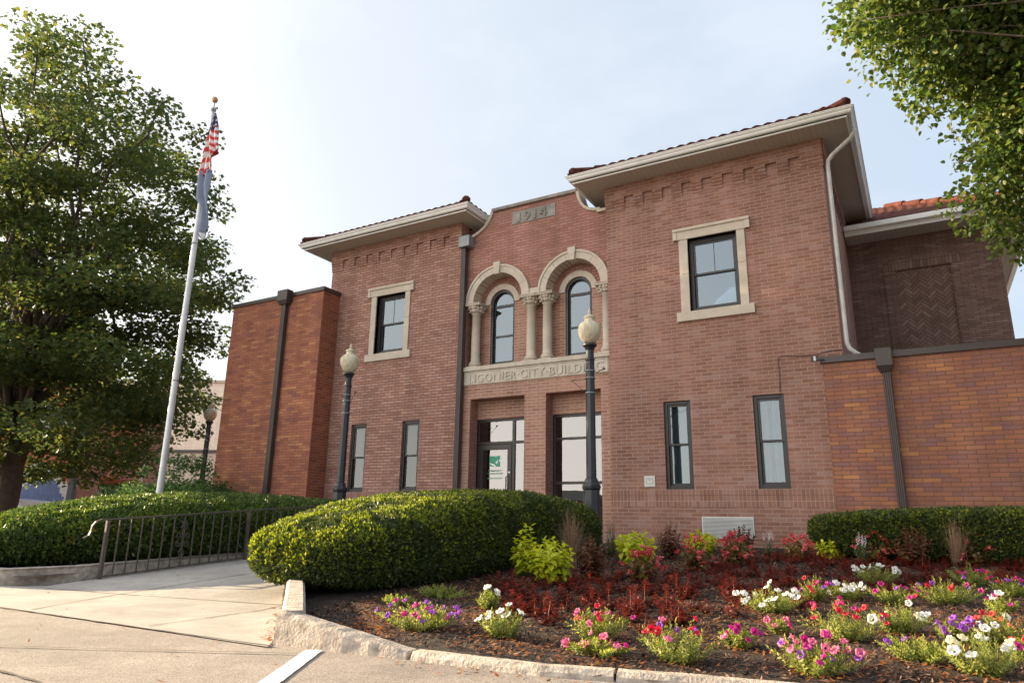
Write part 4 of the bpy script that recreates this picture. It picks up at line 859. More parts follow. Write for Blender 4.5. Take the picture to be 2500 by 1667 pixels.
# ============================================================ HEDGES
def superell(ax, ay, az, n, nu=90, nv=46):
    u = np.linspace(-np.pi, np.pi, nu, endpoint=False); v = np.linspace(-np.pi/2, np.pi/2, nv)
    U, V = np.meshgrid(u, v); f = lambda w_: np.sign(np.cos(w_))*np.abs(np.cos(w_))**(2/n); h = lambda w_: np.sign(np.sin(w_))*np.abs(np.sin(w_))**(2/n)
    X = ax*f(V)*f(U); Y = ay*f(V)*h(U); Z = az*h(V); P = np.stack([X, Y, Z], -1); I = np.arange(nu*nv).reshape(nv, nu)
    F_ = np.stack([I[:-1], np.roll(I, -1, 1)[:-1], np.roll(I, -1, 1)[1:], I[1:]], -1).reshape(-1, 4); return P.reshape(-1, 3), F_
def noise3(P, s, seed=0):
    o_ = np.zeros(len(P)); r_ = np.random.default_rng(seed)
    for k in range(7):
        d_ = r_.normal(size=3); d_ /= np.linalg.norm(d_); fr = s*(1+.55*k); o_ += np.sin(P@d_*fr+r_.uniform(0, 6.28)+1.3*np.sin(P@r_.normal(size=3)*fr*.5))/(1+.4*k)
    return o_/3
def hedge(label, mapf, dims, n, dens, mat, seed, zg, leaf=.017):
    rt_ = empty('hedge', (0, 0, 0)); tag(rt_, label, 'hedge', 'clipped hedges')
    P, F_ = superell(*dims, n); P = mapf(P)
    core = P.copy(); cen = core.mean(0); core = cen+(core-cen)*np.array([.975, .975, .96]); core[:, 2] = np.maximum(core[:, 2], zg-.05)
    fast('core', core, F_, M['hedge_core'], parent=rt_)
    A, Bv, Cv, Dv = (P[F_[:, i]] for i in range(4)); nn = np.cross(Cv-A, Dv-Bv); ar = np.linalg.norm(nn, axis=1)/2; nn /= (np.linalg.norm(nn, axis=1)[:, None]+1e-9)
    ce = (A+Bv+Cv+Dv)/4; sgn = np.sign(((ce-cen)*nn).sum(1)); nn *= sgn[:, None]
    d_ = ce-np.array([0, CAMY, 0]); vis = (nn*-d_).sum(1) > -.35*np.linalg.norm(d_, axis=1)
    far = np.linalg.norm(d_, axis=1); wgt = ar*np.where(vis, 1, .25)*(ce[:, 2] > zg-.1)*np.clip(8/far, .35, 1.4); tot = int(dens*wgt.sum())
    r_ = np.random.default_rng(seed); idx = r_.choice(len(F_), tot, p=wgt/wgt.sum()); a, c = r_.random((2, tot, 1))
    pt = (A[idx]*(1-a)+Bv[idx]*a)*(1-c)+(Dv[idx]*(1-a)+Cv[idx]*a)*c; N_ = nn[idx]
    pt += N_*(noise3(pt, 7, seed)*.022+noise3(pt, 26, seed+1)*.016+r_.normal(0, .011, tot)-.006)[:, None]
    # short sprays: every leaf grows outward/upward with jitter
    dirv = N_*.55+np.array([0, 0, .35])+r_.normal(0, .55, (tot, 3)); dirv /= np.linalg.norm(dirv, axis=1)[:, None]
    sd_ = np.cross(dirv, r_.normal(size=(tot, 3))); sd_ /= np.linalg.norm(sd_, axis=1)[:, None]
    s = leaf*r_.uniform(.6, 1.5, (tot, 1))*np.clip(np.linalg.norm(pt-np.array([0, CAMY, 0]), axis=1)[:, None]/8, .8, 1.6)
    V_ = np.stack([pt, pt+dirv*s+sd_*s*.42, pt+dirv*s*2.1, pt+dirv*s-sd_*s*.42], 1).reshape(-1, 3)
    fast('leaves', V_, np.arange(4*tot).reshape(-1, 4), mat, parent=rt_)
    # bright tip leaves, densest on top: sunlight put into the leaf colour
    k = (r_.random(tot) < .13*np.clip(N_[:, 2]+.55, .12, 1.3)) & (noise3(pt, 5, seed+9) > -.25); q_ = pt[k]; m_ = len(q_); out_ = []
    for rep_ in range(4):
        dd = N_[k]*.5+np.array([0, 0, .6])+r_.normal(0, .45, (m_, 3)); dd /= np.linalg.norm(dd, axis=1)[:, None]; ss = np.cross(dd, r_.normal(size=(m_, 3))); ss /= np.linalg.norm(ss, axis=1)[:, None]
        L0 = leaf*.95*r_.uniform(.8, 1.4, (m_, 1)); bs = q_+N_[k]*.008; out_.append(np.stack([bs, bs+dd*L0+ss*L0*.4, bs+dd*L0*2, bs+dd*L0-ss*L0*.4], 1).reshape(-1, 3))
    V3_ = np.concatenate(out_); fast('sunlit_tips', V3_, np.arange(len(V3_)).reshape(-1, 4), M['leaf_tip_sunlit'], parent=rt_); return rt_
def mapF(P):
    P = P.copy(); t = P[:, 1]/2.95; zz = (P[:, 2]+.55)/1.1
    top = np.interp(t, [-1, -.75, -.5, -.2, .1, .4, .75, 1], [-.10, .045, .18, .30, .365, .355, .28, .17]); bot = np.interp(t, [-1, -.6, 1], [-.68, -.70, -.52])
    P[:, 0] = P[:, 0]*np.interp(zz, [0, .25, .6, 1], [.86, .96, 1.0, .97])+np.interp(t, [-1, 0, 1], [-5.36, -5.33, -5.12]); P[:, 1] = P[:, 1]-4.82; P[:, 2] = bot+(top-bot)*zz; return P
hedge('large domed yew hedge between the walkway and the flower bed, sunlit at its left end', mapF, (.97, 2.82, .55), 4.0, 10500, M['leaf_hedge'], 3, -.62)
def mapL(P):
    P = P.copy(); zz = (P[:, 2]+.5)/1.0; P[:, 0] += -11.22; P[:, 1] += -4.78
    top = np.interp(P[:, 1], [-8.6, -7.9, -7, -6, -5, -1], [-.20, .02, .20, .28, .34, .36])+np.interp(P[:, 0], [-13.6, -12, -10.2], [-.52, -.22, 0]); P[:, 2] = -.70+(top+.70)*zz; return P
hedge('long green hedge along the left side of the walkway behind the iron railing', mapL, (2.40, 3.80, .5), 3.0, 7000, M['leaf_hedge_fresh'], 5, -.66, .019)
def mapR(P):
    P = P.copy(); zz = (P[:, 2]+.5)/1.0; P[:, 0] += 3.2; P[:, 1] += -1.15; P[:, 2] = -.40+(.24+.40)*zz; return P
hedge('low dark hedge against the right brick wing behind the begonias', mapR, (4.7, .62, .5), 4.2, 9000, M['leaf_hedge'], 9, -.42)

# ============================================================ TREES
def leafcloud(name, centers, radii, count, size, mat, parent, seed, droop=.3, shape='quad', flat_=.6, clipf=None):
    r_ = np.random.default_rng(seed); C_ = np.array(centers); Rr = np.array(radii); w_ = Rr.mean(1)**2; idx = r_.choice(len(C_), count, p=w_/w_.sum())
    u = r_.normal(size=(count, 3)); u /= np.linalg.norm(u, axis=1)[:, None]; rad = r_.random(count)**.45
    P = C_[idx]+u*Rr[idx]*rad[:, None]
    if clipf is not None:
        k = clipf(P); P = P[k]; u = u[k]
    n_ = len(P)
    d_ = u*.6+r_.normal(0, .6, (n_, 3)); d_[:, 2] = d_[:, 2]*flat_-droop; d_ /= np.linalg.norm(d_, axis=1)[:, None]
    s = size*r_.uniform(.55, 1.25, (n_, 1)); up = np.array([0, 0, 1.])+r_.normal(0, .45, (n_, 3)); sd_ = np.cross(d_, up); sd_ /= np.linalg.norm(sd_, axis=1)[:, None]; nm = np.cross(sd_, d_)
    if shape == 'quad':
        V_ = np.stack([P, P+d_*s*.5+sd_*s*.42+nm*s*.1, P+d_*s, P+d_*s*.5-sd_*s*.42+nm*s*.1], 1); k = 4
        F_ = np.arange(4*n_).reshape(-1, 4)
    elif shape == 'star':   # lobed maple leaf, folded on the midrib
        pr = [(0, 0), (.12, .42), (.38, .30), (.50, .52), (.62, .22), (1.0, 0)]
        pts_ = [P+d_*s*a+sd_*s*c+nm*s*abs(c)*.25 for a, c in pr]+[P+d_*s*a-sd_*s*c+nm*s*abs(c)*.25 for a, c in pr[1:-1]]
        V_ = np.stack(pts_, 1); base = np.arange(n_)[:, None]*10
        F_ = np.concatenate([base+np.array(f) for f in ([0, 2, 4, 5], [0, 1, 2, 2], [2, 3, 4, 4], [0, 5, 8, 7], [0, 7, 6, 6], [7, 8, 9, 9])[0:1]]+[base+np.array([0, 5, 9, 7])], 0)
        F_ = np.concatenate([base+np.array([0, 2, 4, 5]), base+np.array([0, 5, 9, 7]), base+np.array([0, 1, 2, 4]), base+np.array([2, 3, 4, 5]), base+np.array([0, 9, 7, 6]), base+np.array([5, 9, 8, 7])], 0)
    else:  # heart/oval, 6 corner folded
        pr = [(0, 0), (.18, .36), (.55, .36), (1.0, 0)]
        pts_ = [P+d_*s*a+sd_*s*c+nm*s*abs(c)*.35 for a, c in pr]+[P+d_*s*a-sd_*s*c+nm*s*abs(c)*.35 for a, c in pr[1:-1]]
        V_ = np.stack(pts_, 1); base = np.arange(n_)[:, None]*6; F_ = np.concatenate([base+np.array([0, 1, 2, 3]), base+np.array([0, 3, 5, 4])], 0)
    return fast(name, V_.reshape(-1, 3), F_, mat, parent=parent)
def limb(b, p0, p1, r0, r1, n_=7, wob=.15, seed=0):
    rr = random.Random(seed); p0, p1 = Vector(p0), Vector(p1); Lh = (p1-p0).length; pts_ = []
    for i in range(n_+1):
        t = i/n_; q = p0.lerp(p1, t)+Vector((rr.uniform(-1, 1), rr.uniform(-1, 1), rr.uniform(-1, 1)))*wob*Lh*.12*math.sin(math.pi*t); q.z += Lh*.06*math.sin(math.pi*t); pts_.append(q)
    b.tube(pts_, [r0+(r1-r0)*i/n_ for i in range(n_+1)], 7)
# big maple on the left
MT = Vector((-23.0, -2.2, -.7)); mt = empty('maple_tree', MT); tag(mt, 'large maple tree with dense lobed leaves filling the left edge, lit through by low sun', 'tree')
r_ = np.random.default_rng(21); cs, rs = [], []
def crown_r(el_, az_): return 1
k = 0
while len(cs) < 480:
    u = r_.normal(size=3); u /= np.linalg.norm(u); q = r_.random()**.40
    hz = 6.6
    p = np.array([u[0]*6.9*q, u[1]*6.2*q, 6.6+u[2]*(9.0 if u[2] > 0 else 6.0)*q])
    if p[2] < 1.75 or p[2] > 15.2: continue
    # narrower towards the top, ragged sides
    lim = np.interp(p[2], [1.5, 3, 6, 9, 12, 15.2], [4.6, 5.1, 5.6, 5.3, 4.6, 3.2])
    if math.hypot(p[0]+.3, p[1]) > lim*(1+.12*math.sin(3.1*p[2]+2*math.atan2(p[1], p[0]))): continue
    cs.append(p); sz = r_.uniform(.45, .95); rs.append([sz*1.25, sz*1.25, sz*.55])
leafcloud('crown', cs, rs, 115000, .145, M['leaf_maple'], mt, 31, .25, 'star', clipf=lambda P: P[:, 2] > 1.35)
b = MB(); limb(b, (0, 0, 0), (.2, .1, 3.2), .34, .26, seed=1); tips = sorted(range(len(cs)), key=lambda i: -cs[i][2])[::6]
b.build('trunk', M['bark'], mt, smooth=True)
for i, ti in enumerate(tips[:34]):
    b = MB(); limb(b, (.15, .08, 2.2+(i % 7)*.5), tuple(cs[ti]), .11, .02, seed=i, wob=.6); b.build('limb', M['bark'], mt, smooth=True)
# linden overhead at the right
lt = empty('linden_tree', (5.6, -4.2, -.7)); tag(lt, 'leafy linden branches hanging into the upper right corner, glowing yellow green', 'tree')
def sph(az, el, d_):
    a, e = R(az), R(el); return (math.sin(a)*math.cos(e)*d_, CAMY+math.cos(a)*math.cos(e)*d_, math.sin(e)*d_)
LC = [(-.5, 35.8, 9.2, .34), (.8, 37.5, 9.4, .5), (.2, 33.6, 9.3, .32), (1.8, 34.6, 9.4, .45), (2.6, 31.9, 9.6, .42), (3.2, 35.5, 9.6, .6), (4.3, 33.0, 9.6, .6), (4.2, 29.9, 9.8, .38), (5.3, 31.2, 9.8, .5), (5.6, 35, 10, .9), (6.8, 28.8, 9.9, .55), (7.2, 32, 10, .8), (8.4, 29.5, 10, .8), (8.5, 25.8, 10, .5), (7.4, 26.6, 9.9, .35), (6.6, 25.1, 10, .27), (9.5, 24, 10.2, .5), (10.5, 27, 10.2, .9), (4.2, 22.6, 10.2, .22), (5.2, 22.2, 10.2, .34), (6.4, 22.4, 10.2, .38), (7.6, 21.6, 10.3, .42), (8.8, 21.0, 10.3, .5), (6.7, 18.9, 10.5, .22), (8.0, 18.6, 10.5, .36), (9.5, 19.2, 10.5, .5), (5.6, 20.6, 10.4, .24), (7.0, 23.6, 10.2, .45), (7.4, 20.2, 10.4, .4), (8.3, 23.4, 10.2, .6), (4.6, 24.9, 10, .16), (6.2, 17.9, 10.5, .13), (10, 35, 10.5, 1.3), (2.0, 38.5, 10, .8), (6, 39, 10.5, 1.2), (12, 31, 11, 1.4), (12.5, 24, 11, 1.2), (15, 36, 11, 1.8), (17, 28, 11, 1.7), (5.4, 27.9, 9.9, .2), (9.2, 16.8, 10.6, .2), (3.2, 28.7, 9.8, .16), (1.6, 31.7, 9.5, .2), (20, 33, 11.5, 2.0), (16, 42, 12, 2.2), (8, 44, 12, 1.8), (24, 38, 12, 2.2)]
LCp = [np.array(sph(a, e, d_))-np.array([5.6, -4.2, -.7]) for a, e, d_, s in LC]
sub_c, sub_r = [], []
rr_ = np.random.default_rng(8)
for p, q in zip(LCp, LC):
    for k in range(max(4, int(10*q[3]/.4))):
        u = rr_.normal(size=3); u /= np.linalg.norm(u); sub_c.append(p+u*q[3]*.75*rr_.random()**.4); sub_r.append([q[3]*.60, q[3]*.60, q[3]*.40])
leafcloud('crown', sub_c, sub_r, 150000, .072, M['leaf_linden'], lt, 41, .55, 'heart', .8)
b = MB(); limb(b, (0, 0, 0), (.1, .1, 4.4), .24, .17, seed=5); b.build('trunk', M['bark'], lt, smooth=True)
for i in range(0, 37, 2): b = MB(); limb(b, (.1, .1, 3.6+(i % 5)*.35), tuple(LCp[i]), .03, .004, seed=50+i, wob=.5); b.build('limb', M['bark'], lt, smooth=True)
# multi-stem shrub behind the left hedge
sh = empty('leafy_shrub', (-15.4, -2.2, -.55)); tag(sh, 'loose leafy shrub between the flagpole and the left brick wing', 'shrub')
cs, rs = [], []; rr_ = np.random.default_rng(3)
for i in range(90):
    a = rr_.uniform(0, 6.28); q = rr_.random()**.5*1.6; h_ = rr_.uniform(.55, 1.3); cs.append([q*math.cos(a), q*math.sin(a)*.8, h_+(.75 if i % 4 == 0 and q < .9 else .15)-.15*q]); s = rr_.uniform(.14, .28); rs.append([s*1.3, s*1.3, s*.8])
leafcloud('foliage', cs, rs, 15000, .07, M['leaf_shrub'], sh, 4, .1, 'heart')
for i in range(14): b = MB(); limb(b, (0, 0, 0), tuple(cs[i*3]), .014, .005, seed=i, wob=.4); b.build('stem', M['bark'], sh, smooth=True)

# ============================================================ BEDDING PLANTS
def leaf_geo(P, d, n_, s, wdt, fold=.25, tipdrop=.15):
    """6-vertex pointed leaf"""
    sd_ = np.cross(d, n_); sd_ /= np.linalg.norm(sd_); nn = np.cross(sd_, d)
    pr = [(0, 0), (.25, .8), (.6, .75), (1.0, 0)]; out = []
    for a, c in pr: out.append(P+d*s*a+sd_*s*c*wdt+nn*(c*wdt*s*fold-(tipdrop*s*a*a)))
    for a, c in pr[1:-1]: out.append(P+d*s*a-sd_*s*c*wdt+nn*(c*wdt*s*fold-(tipdrop*s*a*a)))
    return out
def leafy_mesh(name, stems, mat, per, size, wdt, seed, spread=.5, upb=.2, lo=.15, parent=None, droop=.15):
    r_ = np.random.default_rng(seed); V_, F_ = [], []
    for (p0, p1) in stems:
        p0, p1 = np.array(p0, float), np.array(p1, float); ax = (p1-p0); Ln = np.linalg.norm(ax); ax /= Ln; o1 = np.cross(ax, [.3, .5, .8]); o1 /= np.linalg.norm(o1); o2 = np.cross(ax, o1); ph = r_.uniform(0, 6.28)
        for k in range(per):
            t = lo+(1-lo)*(k+.5)/per; a = ph+k*2.4; out = o1*math.cos(a)+o2*math.sin(a)
            d_ = out*(1-.45*t**3)*spread*2+ax*(upb+.9*t**4)+r_.normal(0, .18, 3); d_ /= np.linalg.norm(d_); s = size*(1.15-.55*t**2)*r_.uniform(.75, 1.2)
            b0 = len(V_); V_ += leaf_geo(p0+ax*Ln*t, d_, ax+r_.normal(0, .15, 3), s, wdt, tipdrop=droop); F_ += [(b0, b0+1, b0+2, b0+3), (b0, b0+3, b0+5, b0+4)]
    return fast(name, np.array(V_), np.array(F_), mat, parent=parent)
def stemset(n_, rad, h, seed, lean=.55):
    r_ = np.random.default_rng(seed); out = []
    for i in range(n_):
        a = i*2.4+r_.uniform(-.3, .3); q = rad*math.sqrt((i+.3)/n_); out.append(((q*.25*math.cos(a), q*.25*math.sin(a), .0), (q*math.cos(a), q*math.sin(a), h*(1-.45*(q/rad)**2)*r_.uniform(.88, 1.08))))
    return out
def stems_mesh(stems, mat, parent, r=.004, nm='stem'):
    b = MB()
    for p0, p1 in stems: b.tube([p0, ((p0[0]*.3+p1[0]*.7), (p0[1]*.3+p1[1]*.7), (p0[2]+p1[2])*.5), p1], [r, r*.8, r*.5], 5)
    return b.build(nm, mat, parent)
def ground(x, y): return bed_z(x, y)-.01
def plant(name, x, y, label, cat, group=None):
    return tag(empty(name, (x, y, ground(x, y)), random.uniform(0, 6.28)), label, cat, group)
# lime coleus
for i, (x, y, h, w_, lab) in enumerate([(-4.02, -5.30, .56, .30, 'tall lime green leafy plant tucked against the shaded face of the domed hedge'), (-3.56, -5.58, .47, .46, 'bright lime green leafy plant in front of the taller lime plant by the domed hedge'),
    (-3.37, -3.52, .44, .50, 'round lime yellow leafy plant with pink begonia in front and the plaque above'), (-3.05, -1.5, .33, .50, 'lime plant partly hidden by begonias under the white wall vent'), (-1.23, -1.47, .33, .37, 'compact lime green mound at the left end of the low dark hedge'),
    (.72, -.95, .30, .26, 'lime yellow plant beside the rightmost begonia in front of the low hedge'), (1.02, -.9, .27, .24, 'lime yellow plant at the right edge of the bed in front of the low hedge')]):
    t = plant('lime_coleus', x, y, lab, 'foliage plant', 'lime green foliage plants'); st = stemset(int(20 if w_ > .3 else 11), w_*.60, h*1.0, 70+i)
    if i == 0: st[0] = ((0, 0, 0), (0, 0, h*1.02))
    leafy_mesh('foliage', st, M['leaf_lime'], 19, .100 if i < 3 else .085, .42, 80+i, .6, .15, parent=t, droop=.35); stems_mesh(st, M['stem_green'], t)
for i, (x, y, h, w_, lab) in enumerate([(-3.20, -5.28, .42, .36, 'dark red brown coleus right of the bright lime plants'), (-3.18, -2.6, .42, .38, 'dark red brown coleus standing behind the round lime yellow plant'), (-2.55, -1.0, .36, .46, 'dark red brown coleus in front of the white wall vent'), (-.21, -2.0, .44, .50, 'big dark red brown coleus in front of the low hedge on the right')]):
    h *= 1.18; w_ *= 1.15; t = plant('dark_coleus', x, y, lab, 'foliage plant', 'dark red brown foliage plants'); st = stemset(18, w_*.46, h, 90+i)
    leafy_mesh('foliage', st, M['leaf_coleus'], 20, .062, .40, 95+i, .55, .2, parent=t, droop=.3); stems_mesh(st, M['stem_red'], t)
# dry ornamental grass
def grass(x, y, h, w_, n_, lab, seed):
    t = plant('ornamental_grass', x, y, lab, 'grass', 'dry ornamental grasses'); r_ = np.random.default_rng(seed); V_, F_ = [], []
    for k in range(n_):
        a = r_.uniform(0, 6.28); sp = abs(r_.normal(0, .85)); hh = h*r_.uniform(.55, 1.08)*(1-.15*sp); b0 = np.array([r_.normal(0, .03), r_.normal(0, .03), 0]); out = np.array([math.cos(a), math.sin(a), 0]); sd_ = np.array([-math.sin(a), math.cos(a), 0])*.0036
        prev = None
        for q in range(7):
            tt = q/6; p = b0+out*w_*.55*sp*tt**1.7+np.array([0, 0, hh*(tt-.16*sp*tt**3)]); wd = sd_*(1-.75*tt); V_ += [p-wd, p+wd]
            if q: n0 = len(V_)-4; F_.append((n0, n0+1, n0+3, n0+2))
    fast('blades', np.array(V_), np.array(F_), M['grass_dry'], parent=t)
grass(-3.95, -4.25, .74, .62, 260, 'dense dry brown grass clump against the dark face of the domed hedge', 1); grass(-4.05, -2.65, .62, .40, 160, 'dry brown grass clump at the far end of the domed hedge by the brick tower', 2)
grass(-3.85, -1.2, .50, .65, 30, 'very sparse dry grass in front of the brick wall below the plaque', 3); grass(.28, -1.85, .60, .46, 190, 'dry brown grass clump in front of the low hedge on the right', 4); grass(-1.75, -1.2, .42, .34, 60, 'small sparse dry grass at the left tip of the low hedge', 5); grass(-2.75, -.7, .48, .4, 26, 'few thin dry grass blades in front of the white wall vent', 6)
# white salvia
for i, (x, y, h, w_, lab) in enumerate([(-4.04, -2.70, .33, .26, 'grey green plant with white flower spikes left of the round lime yellow plant'), (-2.12, -1.15, .33, .30, 'grey green plant with white flower spikes right of the wall vent'), (-.80, -2.0, .34, .26, 'white flower spikes rising behind the middle begonia before the low hedge')]):
    t = plant('white_salvia', x, y, lab, 'flowering plant', 'white spiked plants'); st = stemset(14, w_*.45, h*.8, 110+i); leafy_mesh('foliage', st, M['leaf_sage'], 14, .04, .22, 115+i, .5, .4, parent=t)
    for k, (p0, p1) in enumerate(st[:8]):
        b = MB(); rr = random.Random(k)
        for q in range(10): z = p1[2]+.012*q; a = q*2.4; b.lathe([(.001, z), (.007*(1-q*.06), z+.006), (.001, z+.013)], 5, (p1[0]+.008*math.cos(a), p1[1]+.008*math.sin(a)))
        b.build('flower_spike', M['petal_white'], t)
# begonias
def blossom_mesh(mat, size, seed):
    r_ = np.random.default_rng(seed); V_, F_ = [], []
    for k in range(3):
        c = r_.normal(0, size*.55, 3)
        for q in range(4):
            a = q*1.57+r_.uniform(-.3, .3); d_ = np.array([math.cos(a), math.sin(a), r_.uniform(-.5, .5)]); d_ /= np.linalg.norm(d_); b0 = len(V_); V_ += leaf_geo(c, d_, np.array([0, 0, 1.])+r_.normal(0, .4, 3), size, .55); F_ += [(b0, b0+1, b0+2, b0+3), (b0, b0+3, b0+5, b0+4)]
    me = fast('blossom_src', np.array(V_), np.array(F_), mat); d_ = me.data; bpy.data.objects.remove(me); return d_
bl = [blossom_mesh(M['petal_begonia'], .030, s) for s in range(4)]
def child(name, data, parent, loc, rot=None, sc_=1):
    o_ = bpy.data.objects.new(name, data); COL.objects.link(o_); o_.parent = parent; o_.location = loc; o_.scale = (sc_,)*3
    if rot: o_.rotation_euler = rot
    return o_
for i, (x, y, h, w_, nb, lab) in enumerate([(-2.71, -5.1, .34, .44, 26, 'pink and red begonia directly in front of the round lime yellow plant'), (-2.47, -3.86, .37, .48, 24, 'begonia with coral blossoms in front of the lime plant under the wall vent'), (-2.20, -3.00, .37, .46, 24, 'begonia second behind among the red blossoms below the wall vent'), (-2.40, -2.1, .34, .42, 18, 'begonia at the foot of the dark coleus by the wall vent'),
    (-1.58, -2.06, .31, .50, 26, 'bushy red begonia left of the compact lime mound'), (-.64, -1.7, .34, .52, 28, 'bushy begonia with pink red blossoms between the compact lime mound and the big dark coleus'), (.45, -1.69, .33, .55, 30, 'rightmost bushy begonia in front of the dry grass clump')]):
    t = plant('begonia', x, y, lab, 'flowering plant', 'pink red begonias'); st = stemset(16, w_*.42, h*.85, 130+i); leafy_mesh('foliage', st, M['leaf_begonia'], 11, .075, .42, 140+i, .5, .25, parent=t, droop=.1); stems_mesh(st, M['stem_red'], t)
    r_ = np.random.default_rng(150+i)
    for k in range(nb):
        a, e = r_.uniform(0, 6.28), r_.uniform(.0, 1.45); q = r_.uniform(.85, 1.1); child('blossom', bl[k % 4], t, (w_*.52*math.cos(a)*math.cos(e)*q, w_*.52*math.sin(a)*math.cos(e)*q, .09+(h-.06)*math.sin(e)*q), (r_.uniform(-.6, .6), r_.uniform(-.6, .6), r_.uniform(0, 6)))
# red salvias: one source, copied
salv = []
for s_ in range(5):
    t = empty('red_salvia', (0, 0, -50)); tag(t, 'small dark stemmed red salvia seedling in the crowded red drift across the mulch bed', 'flowering plant', 'red salvias')
    st = [((0, 0, 0), (random.uniform(-.02, .02), random.uniform(-.02, .02), .15+.02*s_)), ((0, 0, .02), (.07, random.uniform(-.04, .04), .10)), ((0, 0, .02), (-.06, random.uniform(-.05, .05), .09)), ((0, 0, .02), (random.uniform(-.05, .05), .07, .08)), ((0, 0, .02), (random.uniform(-.05, .05), -.07, .075))]
    leafy_mesh('foliage', st, M['leaf_salvia_dark'], 8, .042, .40, 200+s_, .7, .1, parent=t); stems_mesh(st, M['stem_red'], t, .0035)
    for kk, (p0, p1) in enumerate(st):
        r_ = np.random.default_rng(s_*7+kk); V_, F_ = [], []
        for q in range(26 if kk == 0 else 16):
            c = np.array(p1)+np.array([0, 0, -.06+.0038*q if kk == 0 else -.03+.004*q])+r_.normal(0, .006, 3); a = q*2.4; d_ = np.array([math.cos(a), math.sin(a), .25]); d_ /= np.linalg.norm(d_); b0 = len(V_); V_ += leaf_geo(c, d_, np.array([0, 0, 1.]), .021, .5); F_ += [(b0, b0+1, b0+2, b0+3), (b0, b0+3, b0+5, b0+4)]
        fast('flower_spike', np.array(V_), np.array(F_), M['petal_salvia'], parent=t)
    salv.append(t)
r_ = random.Random(5); spots = []; tries = 0
PET = [(-3.16, -8.36, .30), (-2.48, -8.40, .22), (-3.26, -7.38, .2), (-1.98, -8.01, .26), (-1.34, -8.36, .28), (-1.1, -7.81, .2), (-.58, -7.31, .3), (-1.16, -6.37, .3), (-.93, -5.55, .3), (-.7, -5.34, .25), (-.35, -5.5, .25), (-.53, -4.02, .25), (.04, -5.29, .3), (-.25, -6.79, .25), (.4, -4.59, .3)]
AVOID = PET+[(-3.56, -5.58, .25), (-4.37, -4.81, .3), (-3.37, -3.52, .3), (-3.2, -5.28, .2), (-2.71, -5.1, .22), (-2.47, -3.86, .22), (-2.2, -3, .2), (-4.04, -2.7, .2), (-3.18, -2.6, .22)]
while len(spots) < 283 and tries < 30000:
    tries += 1; y = r_.uniform(-7.7, -1.6); xl = np.interp(y, [-7.7, -6.2, -4.8, -3, -1.6], [-2.9, -3.9, -3.2, -2.4, -2.1]); xr = np.interp(y, [-7.7, -6.7, -5.4, -4, -1.6], [-1.7, -1.2, -.6, .7, 1.3]); x = r_.uniform(xl, xr)
    dens = 1.0 if y > -6.3 else .6
    if r_.random() > dens or any(math.hypot(x-a, y-c) < q for a, c, q in AVOID) or any(math.hypot(x-a, y-c) < .085 for a, c in spots): continue
    spots.append((x, y))
spots += [(-2.46, -7.78), (-2.05, -7.4), (-2.0, -7.2), (-1.62, -7.4), (-2.6, -7.5), (-3.0, -7.0), (-3.4, -6.6), (-3.9, -6.1), (.1, -2.2), (.9, -2.3)]
for i, (x, y) in enumerate(spots):
    t = salv[i] if i < 5 else copy_tree(salv[i % 5]); s = r_.uniform(.6, 1.05)*(1.0 if y < -5.5 else .9)
    t.location = (x, y, ground(x, y)); t.rotation_euler = (r_.uniform(-.12, .12), r_.uniform(-.12, .12), r_.uniform(0, 6.28)); t.scale = (s*1.25, s*1.25, s*.82)
# petunias
def petunia_flower(mat, throat, r=.031):
    V_, F_ = [], []; n_ = 20
    for rr, z in ((.004, -.035), (.007, -.015), (.55, 0), (.85, .004), (1.0, -.001)):
        for k in range(n_):
            a = 2*math.pi*k/n_; q = rr if rr < .1 else rr*r*(1+(.10*math.cos(5*a) if rr > .8 else 0)); V_.append((q*math.cos(a), q*math.sin(a), z+(.0035*math.cos(5*a+1)+.002*math.sin(9*a) if rr > .8 else 0)))
    F_ = [(i*n_+k, i*n_+(k+1) % n_, (i+1)*n_+(k+1) % n_, (i+1)*n_+k) for i in range(4) for k in range(n_)]
    me = bpy.data.meshes.new('flower'); me.from_pydata(V_, [], F_); me.materials.append(mat); me.materials.append(throat)
    me.polygons.foreach_set('material_index', [1 if i < n_ else 0 for i in range(len(F_))]); me.polygons.foreach_set('use_smooth', [True]*len(F_)); return me
pf = {c: petunia_flower(M['petal_'+c], M['stem_green'], {'white': .031, 'cream': .031}.get(c, .024)) for c in ('white', 'purple', 'magenta', 'crimson', 'pink', 'cream', 'coral')}
def petunia(x, y, h, w_, cols, nf, lab, seed):
    t = plant('petunia', x, y, lab, 'flowering plant', 'petunia clumps'); t.rotation_euler = (0, 0, 0); r_ = np.random.default_rng(seed)
    n_ = int(22+w_*75); st = []
    for k in range(n_):
        a = r_.uniform(0, 6.28); q = r_.random()**.6; st.append(((w_*.12*math.cos(a), w_*.12*math.sin(a), 0), (w_*.62*q*math.cos(a), w_*.48*q*math.sin(a), h*(1.08-.5*q)*r_.uniform(.65, 1.1))))
    leafy_mesh('foliage', st, M['leaf_petunia'], 22, .031, .22, seed+1, .55, .45, .08, parent=t, droop=.05); stems_mesh(st, M['stem_green'], t, .0022)
    for k in range(nf):
        c = cols[k % len(cols)]; p1 = st[k % n_][1]; q = r_.uniform(.85, 1.05); side = r_.uniform(.3, 1.2); az = r_.normal(-.0, .9)
        # trumpets face outwards, mostly towards the open street side
        child('flower', pf[c], t, (p1[0]*q+r_.normal(0, .02), p1[1]*q-.015, p1[2]*q+.018+r_.uniform(-.01, .02)), (side, 0, az), r_.uniform(.7, 1.15))
petunia(-3.16, -8.36, .18, .62, ['purple', 'purple', 'magenta'], 28, 'wide purple petunia nearest the broken curb end', 1)
